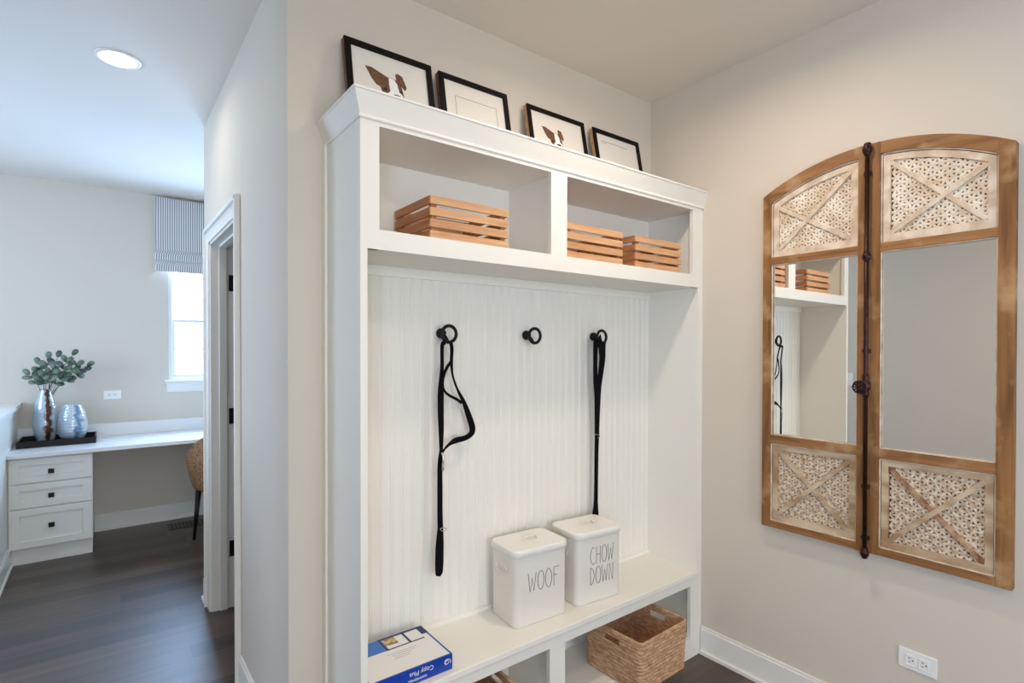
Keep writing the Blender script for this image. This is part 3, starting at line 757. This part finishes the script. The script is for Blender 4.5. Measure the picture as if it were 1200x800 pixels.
def pframe(x0, x1, top, label, art, lean, fwid=.021, side='frame_side', rz=0):
    w = x1-x0; h = top-FT; h = h/math.cos(lean)
    cx = (x0+x1)/2
    # local frame: u across, v up along the leaned face, n towards viewer (-Y)
    Yb = 1.778-h*math.sin(lean)      # front face at the foot
    t = thing('picture_frame', label, 'picture frame', (cx, Yb+.01, FT), 'framed prints leaning on top of the locker')
    def F(u, v, n_=0):   # v measured from foot
        return (cx+u, Yb+v*math.sin(lean)-n_*math.cos(lean), FT+v*math.cos(lean)+n_*math.sin(lean))
    def slab(u0, u1, v0, v1, n0, n1):
        vs = [F(u, v, n_) for n_ in (n0, n1) for u, v in ((u0, v0), (u1, v0), (u1, v1), (u0, v1))]
        return vs, [[0, 3, 2, 1], [4, 5, 6, 7], [0, 1, 5, 4], [1, 2, 6, 5], [2, 3, 7, 6], [3, 0, 4, 7]]
    m = MB(); dp = -.026
    for a in ((-w/2, w/2, 0.0006, fwid), (-w/2, w/2, h-fwid, h), (-w/2, -w/2+fwid, fwid, h-fwid), (w/2-fwid, w/2, fwid, h-fwid)):
        m.add(*slab(*a, -.006, 0))
    fr = link('frame', m, 'frame_black', t)
    m = MB()
    for a in ((-w/2+.0004, w/2-.0004, 0.001, .012), (-w/2+.0004, w/2-.0004, h-.012, h-.0005), (-w/2+.0004, -w/2+.012, .012, h-.012), (w/2-.012, w/2-.0004, .012, h-.012)):
        m.add(*slab(*a, dp, -.006))
    link('frame_side', m, side, t)
    m = MB(); m.add(*slab(-w/2+.013, w/2-.013, .013, h-.013, -.012, -.007))
    mb_ = link('mat_board', m, 'mat_board', t)
    def G(u, v, lift): return F(u, v, -.0069+lift)
    if art[0] == 'dog':
        du, dv, sc = art[1:]
        def GG(u, v, lift): return G(du+u*sc, dv+v*sc*.72, lift)
        dog(None, mb_, GG)
    elif art[0] == 'rect':
        u0, u1, v0, v1 = art[1:]
        q = MB()
        for a in ((u0, u1, v1-.0012, v1), (u0, u0+.0012, v0, v1), (u1-.0012, u1, v0, v1), (u0, u1, v0, v0+.0012)):
            q.add(*slab(*a, -.0072, -.0065))
        link('ink_border', q, 'ink', mb_)
    elif art[0] == 'line':
        u0, u1, v1 = art[1:]; q = MB()
        q.add(*slab(u0, u1, v1-.0014, v1, -.0072, -.0065)); q.add(*slab(u0+.005, u0+.04, v1-.010, v1-.0085, -.0072, -.0065))
        link('ink_line', q, 'ink', mb_)
    if rz: t.rotation_euler = (0, 0, rz)
    return t
LN = math.radians(11)
HFR = (2.494-FT)/math.cos(LN)
pframe(.645, .972, 2.500, 'black framed brown and white dog head print, leftmost on the locker top', ('dog', .002, .194, 1.2), LN, .022)
pframe(1.003, 1.321, 2.494, 'black framed blank print with a thin rectangle line, second frame from the left', ('rect', -.092, .100, .07, .252), LN, .021)
pframe(1.425, 1.760, 2.489, 'black framed dog head print standing third from the left on the locker top', ('dog', -.014, .196, .98), LN, .019, 'frame_tan')
pframe(1.818, 2.141, 2.488, 'black framed blank print with one thin line, rightmost on the locker top', ('line', -.115, .075, .272), LN, .020, 'frame_tan')

# ------------------------------------------------------------------ arched wall mirror
mr = thing('arched_mirror', 'large arched wooden wall mirror shaped like a pair of cupboard doors with lattice panels', 'mirror', (2.27, .7945, .70))
RZ, RC = .788, 1.422; YC = .792
def arc(R, y): return RC+math.sqrt(max(0, R*R-(y-YC)**2))
def yprism(mb, poly, x0, x1): mb.prism(poly, lambda p: (x0, p[0], p[1]), lambda p: (x1, p[0], p[1]))
def barY(mb, y0, y1, z0, z1, x0, x1, bev=.002): mb.box(x0, x1, y0, y1, z0, z1, bev)
def arched_band(mb, y0, y1, Rin, Rout, x0, x1, n=18):
    ys = [y0+(y1-y0)*i/n for i in range(n+1)]
    for i in range(n):
        a, b = ys[i], ys[i+1]
        yprism(mb, [(a, arc(Rin, a)), (b, arc(Rin, b)), (b, arc(Rout, b)), (a, arc(Rout, a))], x0, x1)
XFr, XBk = 2.251, 2.2885
for side in ('L', 'R'):
    if side == 'L': o0, o1, i0, i1 = .7965, 1.192, .829, 1.158
    else: o0, o1, i0, i1 = .392, .7925, .432, .757
    fm = MB()
    # stiles to the arch
    yprism(fm, [(o0, .704), (i0, .704), (i0, arc(RZ, i0)), (o0, arc(RZ, o0))], XFr, XBk)
    yprism(fm, [(i1, .704), (o1, .704), (o1, arc(RZ, o1)), (i1, arc(RZ, i1))], XFr, XBk)
    rl = MB(); arched_band(rl, i0, i1, .745, RZ, XFr+.0005, XBk); rls = [rl]
    for z0, z1 in ((.704, .731), (1.0585, 1.094), (1.812, 1.842)):
        rls.append(MB()); barY(rls[-1], i0-.001, i1+.001, z0, z1, XFr+.0015, XBk, .0015)
    fr = link('door_frame', fm, 'mirror_wood', mr)
    for rl in rls: link('rail', rl, 'mirror_rail_wood', fr)
    # thin beads on the inner edges
    bd = MB(); t_ = .0045; xa, xb = XFr+.006, XFr+.013
    for z0, z1 in ((.731, 1.0585), (1.094, 1.812)):
        for (a, b, c, d) in ((i0, i0+t_, z0, z1), (i1-t_, i1, z0, z1), (i0, i1, z0, z0+t_), (i0, i1, z1-t_, z1)):
            barY(bd, a, b, c, d, xa, xb, .001)
    z0 = 1.842
    for a, b in ((i0, i0+t_), (i1-t_, i1)): yprism(bd, [(a, z0), (b, z0), (b, arc(.745, b)), (a, arc(.745, a))], xa, xb)
    barY(bd, i0, i1, z0, z0+t_, xa, xb, .001); arched_band(bd, i0, i1, .7405, .746, xa, xb)
    link('bead_trim', bd, 'whitewash_trim', fr)
    gl = MB(); gl.box(2.268, 2.272, i0-.004, i1+.004, 1.09, 1.816)
    link('mirror_glass', gl, 'mirror', fr)
    bk = MB(); bk.box(2.279, 2.286, i0-.004, i1+.004, .72, 1.07).box(2.274, 2.286, i0-.004, i1+.004, 1.07, 1.83)
    yprism(bk, [(i0, 1.83), (i1, 1.83)]+[(i1+(i0-i1)*k/10, arc(.75, i1+(i0-i1)*k/10)) for k in range(11)], 2.279, 2.286)
    link('backing_board', bk, 'backing', fr)
    # panels
    for part_ in ('top', 'bottom'):
        if part_ == 'top': pz0 = 1.842; pz1 = None
        else: pz0, pz1 = .731, 1.0585
        w_ = .0215
        xa, xb = 2.262, 2.279
        ip = MB()
        a0, a1 = i0+t_+.002, i1-t_-.002
        def ztop(y, R): return arc(R-.002, y) if pz1 is None else pz1-t_-(.7405-R)
        yprism(ip, [(a0, pz0+t_), (a0+w_, pz0+t_), (a0+w_, ztop(a0+w_, .7405)), (a0, ztop(a0, .7405))], xa, xb)
        yprism(ip, [(a1-w_, pz0+t_), (a1, pz0+t_), (a1, ztop(a1, .7405)), (a1-w_, ztop(a1-w_, .7405))], xa, xb)
        barY(ip, a0+w_, a1-w_, pz0+t_, pz0+t_+.026, xa+.0004, xb, .001)
        if pz1 is None: arched_band(ip, a0+w_, a1-w_, .716, .7385, xa+.0004, xb)
        else: barY(ip, a0+w_, a1-w_, pz1-t_-w_, pz1-t_, xa+.0004, xb, .001)
        link('inner_frame', ip, 'whitewash_trim' if part_ == 'top' else 'whitewash_brown', fr)
        # diagonal braces
        b0, b1 = a0+w_, a1-w_; zb = pz0+t_+.026
        zt0 = ztop(b0, .716) if pz1 is None else pz1-t_-w_
        zt1 = ztop(b1, .716) if pz1 is None else pz1-t_-w_
        def brace(p, q, xa_, m_, clip_=True):
            p = Vector(p); q = Vector(q); d = (q-p).normalized(); n_ = Vector((-d.y, d.x))*.0078
            mm = MB(); s_ = d*-.006
            yprism(mm, [tuple(p+n_+s_), tuple(q+n_-s_), tuple(q-n_-s_), tuple(p-n_+s_)], xa_, xb)
            link('brace', mm, m_, fr)
        m1 = 'whitewash_trim' if part_ == 'top' else 'whitewash_brown'
        m2 = 'brace_brown' if (side == 'R' and part_ == 'bottom') else m1
        # the brace falling from the left (high y) top to the right (low y) bottom, and its crossing partner
        brace((b1-.004, zt1-.006), (b0+.006, zb+.006), 2.2628, m2)
        brace((b1-.006, zb+.006), (b0+.004, zt0-.006), 2.2610, m1)
        # triaxial woven lattice
        lat = MB(); a_ = .0233; hh = a_*.866; th0 = .0043
        ymin, ymax, zmin = b0-.004, b1+.004, zb-.004
        zmax = (arc(.72, YC)+.01) if pz1 is None else pz1-t_-w_+.004
        rows = int((zmax-zmin)/hh)+3; cols = int((ymax-ymin)/a_)+4
        rnd = random.Random(hash((side == 'L', part_ == 'top')) & 0xffff)
        for j in range(-1, rows):
            for i in range(-2, cols):
                py = ymin+i*a_+(j % 2)*a_/2; pz = zmin+j*hh
                for dd, ang in enumerate((0, PI/3, 2*PI/3)):
                    dy, dz = math.cos(ang), math.sin(ang)
                    cy_, cz_ = py+dy*a_/2, pz+dz*a_/2
                    if not (ymin+.004 < cy_ < ymax-.004 and zmin+.004 < cz_ < zmax): continue
                    if pz1 is None and cz_ > arc(.717, cy_): continue
                    tilt = .0010*(1 if (i+j+dd) % 2 else -1)+rnd.uniform(-.0004, .0004); x_ = 2.2705+rnd.uniform(-.0006, .0006)
                    vs = []
                    hl = a_*.54; hw = th0*rnd.uniform(.9, 1.12)
                    for (s1, s2) in ((-1, -1), (1, -1), (1, 1), (-1, 1)):
                        vs.append((x_+tilt*s1, cy_+dy*hl*s1-dz*hw*s2, cz_+dz*hl*s1+dy*hw*s2))
                    vs += [(2.2785, v[1], v[2]) for v in vs[:4]]
                    # centre ridge
                    mid0 = (x_-tilt-.0012, cy_-dy*hl, cz_-dz*hl); mid1 = (x_+tilt-.0012, cy_+dy*hl, cz_+dz*hl)
                    vs += [mid0, mid1]
                    lat.add(vs, [[0, 1, 9, 8], [8, 9, 2, 3], [0, 8, 3, 7, 4], [1, 5, 6, 2, 9], [0, 4, 5, 1], [3, 2, 6, 7]])
        link('lattice_panel', lat, 'whitewash' if part_ == 'top' else 'whitewash_worn', fr)
# iron bolt rod between the leaves
rod = MB(); RX, RY = 2.236, .7945
rod.tube([(RX, RY, .70), (RX, RY, 2.19)], .0075, 14)
cr_ = link('bolt_rod', rod, 'iron', mr)
def knobprof(s=1): return [(0, -.022*s), (.006*s, -.022*s), (.010*s, -.019*s), (.0095*s, -.015*s), (.0125*s, -.012*s), (.0155*s, -.004*s), (.0155*s, .004*s), (.0125*s, .012*s), (.0095*s, .015*s), (.0115*s, .018*s), (.009*s, .022*s), (0, .022*s)]
for z, s in ((2.188, 1.05), (1.795, .95), (.705, .95)):
    link('rod_collar', MB().lathe(knobprof(s), RX, RY, 18, z, caps=False), 'iron', cr_)
for z in (2.10, 1.45, .95, .76):
    link('rod_bracket', MB().box(RX-.002, XFr+.002, RY-.012, RY+.012, z-.007, z+.007, .002), 'iron', cr_)
hd = MB()
hd.lathe([(0, -.05), (.008, -.046), (.012, -.03), (.010, -.02), (.016, -.012), (.0165, .012), (.010, .02), (.0125, .03), (.008, .046), (0, .05)], RX, RY, 16, 1.322, caps=False)
hk = link('latch_hub', hd, 'iron', cr_)
kn = MB(); kc = Vector((RX-.034, RY+.006, 1.318))
kn.tube([(RX, RY, 1.318), kc], .006, 8)
for k in range(6):
    a = PI*k/6
    kn.tube([kc+Vector((.006*math.sin(b)*0+.016*math.sin(b)*.55, .021*math.cos(b)*math.cos(a), .021*math.cos(b)*math.sin(a))) for b in [2*PI*q/16 for q in range(16)]], .0026, 6, closed=True)
kn.tube([kc+Vector((-.004, .022*math.cos(b), .022*math.sin(b))) for b in [2*PI*q/20 for q in range(20)]], .0032, 6, closed=True)
link('latch_knob', kn, 'iron', hk)

# ------------------------------------------------------------------ outlets and switch
def outlet(name, label, cx, cz, wall, face, horiz=True):
    """wall 'xr' plate on right wall x=face; 'y' on far wall; 'xl' on left wall"""
    w, h = (.1143, .07) if horiz else (.07, .1143)
    def bx(mb, u0, u1, v0, v1, n0, n1, bev):
        if wall == 'xr': mb.box(face-n1, face-n0, cx+u0, cx+u1, cz+v0, cz+v1, bev)
        if wall == 'y': mb.box(cx+u0, cx+u1, face-n1, face-n0, cz+v0, cz+v1, bev)
        if wall == 'xl': mb.box(face+n0, face+n1, cx+u0, cx+u1, cz+v0, cz+v1, bev)
    base = {'xr': (face, cx, cz-h/2), 'y': (cx, face, cz-h/2), 'xl': (face, cx, cz-h/2)}[wall]
    t = thing(name, label, 'switch' if 'switch' in name else 'outlet', base)
    m = MB(); bx(m, -w/2, w/2, -h/2, h/2, 0, .006, .002); link('cover_plate', m, 'outlet', t)
    if 'switch' in name:
        m = MB(); bx(m, -.0165, .0165, -.033, .033, .005, .0075, .001); bx(m, -.004, .004, -.002, .010, .007, .014, .001); link('toggle', m, 'outlet', t)
        return
    for s in (-1, 1):
        m = MB(); c = s*.0195
        bx(m, *((c-.0135, c+.0135, -.017, .017) if horiz else (-.017, .017, c-.0135, c+.0135)), .0055, .0078, .004)
        r = link('receptacle', m, 'outlet', t)
        q = MB()
        for (u, v, du, dv) in ((c+.003, .0065, .0045, .001), (c+.003, -.0065, .0036, .001), (c-.007, 0, .0022, .0022)):
            if not horiz: u, v, du, dv = v, u, dv, du
            bx(q, u-du, u+du, v-dv, v+dv, .0076, .0081, 0)
        link('slots', q, 'slot', r)
outlet('wall_outlet', 'white horizontal power outlet low on the beige wall under the arched mirror', .644, .352, 'xr', XR)
outlet('wall_outlet', 'white horizontal power outlet on the far wall above the desk, beside the vases', .064, 1.084, 'y', YFAR)
outlet('light_switch', 'white light switch seen reflected in the left leaf of the arched mirror', 2.03, 1.19, 'xl', -.8, False)

# ------------------------------------------------------------------ office nook
wt = thing('desk_worktop', 'long white built-in desk worktop under the far window', 'desk', (.6, 5.1, .728))
link('worktop', MB().box(-.503, 1.95, 4.79, YFAR-.0005, .728, .757, .003), 'counter', wt)
link('backsplash', MB().box(-.503, 1.95, YFAR-.016, YFAR, .757, .858, .002), 'counter', wt)
link('end_panel', MB().box(1.92, 1.95, 4.83, YFAR-.03, 0, .728, .002), 'white', wt)
dc = thing('drawer_cabinet', 'white three-drawer cabinet under the left end of the desk', 'cabinet', (-.28, 5.1, 0))
link('cabinet_body', MB().box(-.502, -.057, 4.85, YFAR-.001, .11, .727, .001), 'white', dc)
link('toe_kick', MB().box(-.502, -.060, 4.878, 5.38, 0, .11, .001), 'white', dc)
for z0, z1, kz in ((.553, .714, .624), (.387, .546, .460), (.118, .380, .258)):
    m = MB(); x0, x1 = -.495, -.061; st = .052; yf = 4.832
    m.box(x0, x1, yf+.012, 4.8495, z0, z1, .001)
    st2 = min(st, .045)
    m.box(x0, x0+st, yf, yf+.013, z0, z1, .0012).box(x1-st, x1, yf, yf+.013, z0, z1, .0012)
    m.box(x0+st-.001, x1-st+.001, yf+.0002, yf+.013, z0, z0+st2, .0012).box(x0+st-.001, x1-st+.001, yf+.0002, yf+.013, z1-st2, z1, .0012)
    d_ = link('drawer', m, 'white', dc)
    k = MB().box(-.296, -.264, yf-.024, yf-.017, kz-.016, kz+.016, .002).box(-.286, -.274, yf-.017, yf+.014, kz-.006, kz+.006, .001)
    link('knob', k, 'bronze', d_)

# tray
tr = thing('serving_tray', 'dark espresso rectangular tray on the desk under the vases', 'tray', (-.26, 5.21, .757))
link('tray_base', MB().box(-.476, -.042, 5.06, 5.37, .7572, .768, .002), 'tray', tr)
tb = MB()
for (x0, x1, y0, y1) in ((-.480, -.038, 5.052, 5.064), (-.480, -.038, 5.366, 5.378), (-.4795, -.468, 5.06, 5.37), (-.050, -.0385, 5.06, 5.37)):
    tb.box(x0, x1, y0, y1, .7572, .802 if y1-y0 < .1 else .8015, .002)
link('tray_rim', tb, 'tray', tr)
# vases
def vase(name, label, cx, cy, prof, ribs, m):
    z0 = .7682; t = thing(name, label, 'vase', (cx, cy, z0))
    P = []
    N = 60; zt = prof[-1][1]
    def rad(z):
        for i in range(len(prof)-1):
            if prof[i][1] <= z <= prof[i+1][1]:
                f = (z-prof[i][1])/(prof[i+1][1]-prof[i][1]); f2 = f
                r0, r1 = prof[i][0], prof[i+1][0]
                rp = prof[max(i-1, 0)][0]; rn = prof[min(i+2, len(prof)-1)][0]
                return .5*((2*r0)+(r1-rp)*f+(2*rp-5*r0+4*r1-rn)*f*f+(3*r0-rp-3*r1+rn)*f**3)
        return prof[-1][0]
    for i in range(N+1):
        z = zt*i/N; P.append((rad(z)+.0007*math.sin(ribs*2*PI*i/N), z0+z))
    P = [(0, z0)]+P+[(P[-1][0]-.005, P[-1][1]-.001)]+[(max(.01, rad(zt*q)-.006), z0+zt*q) for q in (.9, .7, .4, .1)]+[(0, z0+.01)]
    link('vase_body', MB().lathe(P, cx, cy, 40, caps=False), m, t)
    return t
vase('tall_vase', 'tall pearly blue-grey ribbed vase with brown streak, holding the eucalyptus', -.334, 5.23, [(.046, 0), (.062, .05), (.073, .13), (.070, .21), (.055, .30), (.038, .36), (.033, .388)], 16, 'vase_a')
vase('round_vase', 'short rounded pearly blue vase on the tray, right of the taller vase', -.178, 5.19, [(.052, 0), (.078, .04), (.089, .10), (.088, .15), (.075, .21), (.058, .255), (.054, .268)], 12, 'vase_b')
# eucalyptus
pl = thing('eucalyptus_bunch', 'green eucalyptus stems spreading out of the tall vase', 'plant', (-.334, 5.23, 1.0))
sm = MB(); lfm = MB(); rr = random.Random(4)
def leafat(c, d, up_, L, W):
    d = d.normalized(); s_ = d.cross(up_).normalized(); nn = s_.cross(d)
    vs = []; k_ = 10
    for q in range(k_):
        a = 2*PI*q/k_; x_ = (.5-.5*math.cos(a))*L; y_ = math.sin(a)*W*(1-.18*math.cos(a))
        vs.append(c+d*x_+s_*y_+nn*(-.10*L*(x_/L)**2+.12*abs(y_)))
    vs.append(c+d*L*.5-nn*.0)
    top = [v+nn*.0006 for v in vs]; bot = [v-nn*.0006 for v in vs]
    n_ = len(vs); fs = [[q, (q+1) % k_, k_] for q in range(k_)]+[[n_+(q+1) % k_, n_+q, n_+k_] for q in range(k_)]+[[q, n_+q, n_+(q+1) % k_, (q+1) % k_] for q in range(k_)]
    lfm.add(top+bot, fs, True)
tips = [(-.455, 1.285, 5.20), (-.40, 1.36, 5.25), (-.33, 1.40, 5.20), (-.27, 1.41, 5.26), (-.20, 1.37, 5.2), (-.165, 1.425, 5.24), (-.085, 1.31, 5.22), (-.06, 1.345, 5.25), (-.22, 1.27, 5.17), (-.37, 1.27, 5.16), (-.13, 1.35, 5.19), (-.30, 1.33, 5.14)]
for (tx, tz, ty) in tips:
    tx = -.245+(tx+.245)*.82; tz -= .02
    p0 = Vector((-.334+rr.uniform(-.015, .015), 5.23+rr.uniform(-.015, .015), .95)); p3 = Vector((tx, ty, tz))
    p1 = Vector((p0.x+(tx-p0.x)*.05, p0.y+(ty-p0.y)*.1, 1.17)); p2 = Vector((p0.x+(tx-p0.x)*.5, ty, 1.17+(tz-1.17)*.5))
    path = []
    for q in range(15):
        t_ = q/14; path.append(p0*(1-t_)**3+p1*3*t_*(1-t_)**2+p2*3*t_*t_*(1-t_)+p3*t_**3)
    sm.tube(path, [.0026*(1-.5*q/14) for q in range(15)], 6)
    for q in range(9, 15, 3):
        base_ = path[q]; dirn = (path[q]-path[q-1]).normalized()
        for s_ in (-1, 1):
            side_ = Vector((-dirn.z, rr.uniform(-.5, .3), dirn.x))*s_
            d = (dirn*.6+side_+Vector((0, rr.uniform(-.4, .2), rr.uniform(-.2, .3)))).normalized()
            leafat(base_, d, Vector((rr.uniform(-.3, .3), -1, .5)), rr.uniform(.046, .062), rr.uniform(.017, .023))
    leafat(path[-1], (path[-1]-path[-2]), Vector((0, -1, .4)), .055, .019)
link('stems', sm, 'stem', pl); link('leaves', lfm, 'leaf', pl)

# wicker chair
ch = thing('wicker_chair', 'brown woven wicker tub chair with dark legs at the desk, mostly behind the door casing', 'chair', (.785, 4.67, 0))
cc = Vector((.785, 4.67)); ang0 = math.radians(-18)
sh = MB(); NA, NZ2 = 120, 40; vs = []
def rim_h(a):   # a=0 at the front opening direction (+Y), pi at the back
    t_ = max(0, min(1, (abs(a)-.75)/(PI-.75))); t_ = t_*t_*(3-2*t_)
    return .57+.29*t_**1.6
A0, A1 = -PI+0.0, PI
for layer in (0, 1):
    for j in range(NZ2+1):
        for i in range(NA+1):
            a = -2.35+4.7*i/NA; a_b = PI+a   # sweep around the back
            hh_ = rim_h(PI-abs(a)); v = j/NZ2; z = .40+(hh_-.40)*v
            r = .232+.058*min(1, (z-.40)/.22)**.6
            r += (.0025*math.sin(j*PI*1.0+i*PI/3) if layer == 0 else -.012)
            th_ = ang0-PI/2+a
            vs.append((cc.x+r*math.cos(th_), cc.y+r*math.sin(th_), z))
fs = []; LN_ = (NZ2+1)*(NA+1)
for layer in (0, 1):
    for j in range(NZ2):
        for i in range(NA):
            q = [layer*LN_+j*(NA+1)+i, layer*LN_+j*(NA+1)+i+1, layer*LN_+(j+1)*(NA+1)+i+1, layer*LN_+(j+1)*(NA+1)+i]
            fs.append(q)
for i in range(NA):
    for j in (0, NZ2): fs.append([j*(NA+1)+i, j*(NA+1)+i+1, LN_+j*(NA+1)+i+1, LN_+j*(NA+1)+i])
for j in range(NZ2):
    for i in (0, NA): fs.append([j*(NA+1)+i, (j+1)*(NA+1)+i, LN_+(j+1)*(NA+1)+i, LN_+j*(NA+1)+i])
sh.add(vs, fs, True); link('woven_back', sh, 'wicker', ch)
link('seat', MB().lathe([(0, .385), (.20, .385), (.213, .395), (.213, .43), (.20, .435), (0, .435)], cc.x, cc.y, 40, caps=False), 'wicker', ch)
link('cushion', MB().lathe([(0, .436), (.17, .436), (.19, .45), (.19, .475), (.17, .49), (0, .495)], cc.x, cc.y, 40, caps=False), 'seat_fabric', ch)
for lx, ly in ((.552, 4.735), (.612, 4.505), (.965, 4.84), (1.015, 4.60)):
    tp = (cc.x+(lx-cc.x)*.86, cc.y+(ly-cc.y)*.9, .395)
    link('leg', MB().tube([(lx, ly, 0), tp], [.011, .021], 10), 'leg_dark', ch)

# floor vent
fv = thing('floor_vent', 'bronze floor register by the baseboard beneath the desk', 'vent', (.56, 5.18, 0))
m = MB().box(.42, .70, 5.095, 5.275, .0003, .004, .001); link('vent_frame', m, 'vent', fv)
m = MB()
for k in range(9): m.box(.445+k*.0265, .455+k*.0265, 5.12, 5.25, .0035, .0055, .0005)
link('vent_louvers', m, 'slot', fv)

# window shade
ws = thing('window_shade', 'grey and white striped roman shade over the far window', 'window shade', (.86, YFAR-.04, 2.09))
m = MB(); x0, x1 = .352, 1.47; yb = YFAR-.002
pr = [(YFAR-.072, 2.712), (YFAR-.070, 2.45), (YFAR-.071, 2.285), (YFAR-.088, 2.262), (YFAR-.076, 2.245), (YFAR-.074, 2.20), (YFAR-.092, 2.175), (YFAR-.078, 2.158), (YFAR-.076, 2.10)]
th_ = .003; n_ = len(pr)
poly2 = pr+[(y+th_, z) for y, z in reversed(pr)]
m.prism(poly2, lambda p: (x0, p[0], p[1]), lambda p: (x1, p[0], p[1]))
link('shade_fabric', m, 'shade', ws)
m = MB().box(x0, x0+.003, YFAR-.069, yb, 2.10, 2.712).box(x1-.003, x1, YFAR-.069, yb, 2.10, 2.712); link('shade_return', m, 'shade', ws)
link('headrail', MB().box(x0+.004, x1-.004, YFAR-.066, yb, 2.675, 2.712, .002), 'white', ws)

# ------------------------------------------------------------------ recessed lights
def downlight(x, y, label, e, col=(1, .87, .70), size=.13):
    t = thing('recessed_light', label, 'ceiling light', (x, y, H-.012))
    link('trim_ring', MB().lathe([(.069, H-.004), (.071, H-.007), (.085, H-.005), (.088, H-.001), (.088, H), (.069, H)], x, y, 40, caps=False), 'white', t)
    link('light_lens', MB().lathe([(0, H-.0055), (.0685, H-.0055), (.0685, H-.001), (0, H-.001)], x, y, 40, caps=False), 'lens', t)
    ld = bpy.data.lights.new('downlight_lamp', 'AREA'); ld.shape = 'DISK'; ld.size = size; ld.energy = e; ld.color = col; ld.spread = math.radians(165)
    lo = bpy.data.objects.new('downlight_lamp', ld); C.objects.link(lo); lo.location = (x, y, H-.012)
WARM = (1, .85, .69)
downlight(.063, 2.972, 'round recessed ceiling light shining in the hallway, upper left', 2.6, (1, .94, .86))
downlight(1.5, 1.0, 'recessed ceiling light in front of the locker and mirror, outside the picture', 10.5, WARM)
downlight(.30, .1, 'recessed ceiling light above the spot where the picture is taken from', 8.5, WARM)
downlight(.0, -1.6, 'added unseen ceiling light far behind the spot where the picture is taken from', 8, WARM)  # unseen lamp, added and placed to throw warm light on the door jamb

# ------------------------------------------------------------------ daylight through the far window, fill lamps behind the added windows
def arealight(loc, rot, sx, sy, e, col):
    ld = bpy.data.lights.new('window_and_fill_light', 'AREA'); ld.shape = 'RECTANGLE'; ld.size = sx; ld.size_y = sy; ld.energy = e; ld.color = col
    lo = bpy.data.objects.new('window_and_fill_light', ld); C.objects.link(lo); lo.location = loc; lo.rotation_euler = rot
BL = (.38, .62, 1.0)
arealight(((WX0+WX1)/2, YFAR+.13, 1.7), (-PI/2, 0, 0), .9, 1.0, 120, BL)  # daylight of the visible far window
arealight((-2.42, 3.85, 1.55), (0, -PI/2, 0), 1.5, 1.7, 85, BL)  # fill lamp for the added stair window
arealight((.4, -3.12, 1.25), (PI/2, 0, 0), 1.9, 1.9, 50, (.86, .93, 1))  # ambient fill from behind the camera, through the added front window
arealight((-.93, -1.1, 1.5), (0, -PI/2, 0), 1.2, 1.2, 55, BL)  # blue fill lamp for the added left wall window
w = bpy.data.worlds.new('sky'); scene.world = w; w.use_nodes = True
w.node_tree.nodes['Background'].inputs['Color'].default_value = (.88, .94, 1, 1)
w.node_tree.nodes['Background'].inputs['Strength'].default_value = 3.0

# ------------------------------------------------------------------ camera
cam = bpy.data.cameras.new('camera'); co = bpy.data.objects.new('camera', cam); C.objects.link(co)
cam.sensor_width = 36; cam.lens = F/1200*36; cam.shift_y = (CY-400)/1200; cam.clip_start = .01
R = Matrix((r2, u2, -fw2)).transposed()
co.matrix_world = Matrix.Translation((0, 0, CH)) @ R.to_4x4()
scene.camera = co
scene.view_settings.view_transform = 'Standard'; scene.view_settings.look = 'None'
scene.view_settings.gamma = 1; scene.view_settings.use_curve_mapping = False
scene.view_settings.exposure = -0.05
scene.cycles.max_bounces = 12; scene.cycles.diffuse_bounces = 8
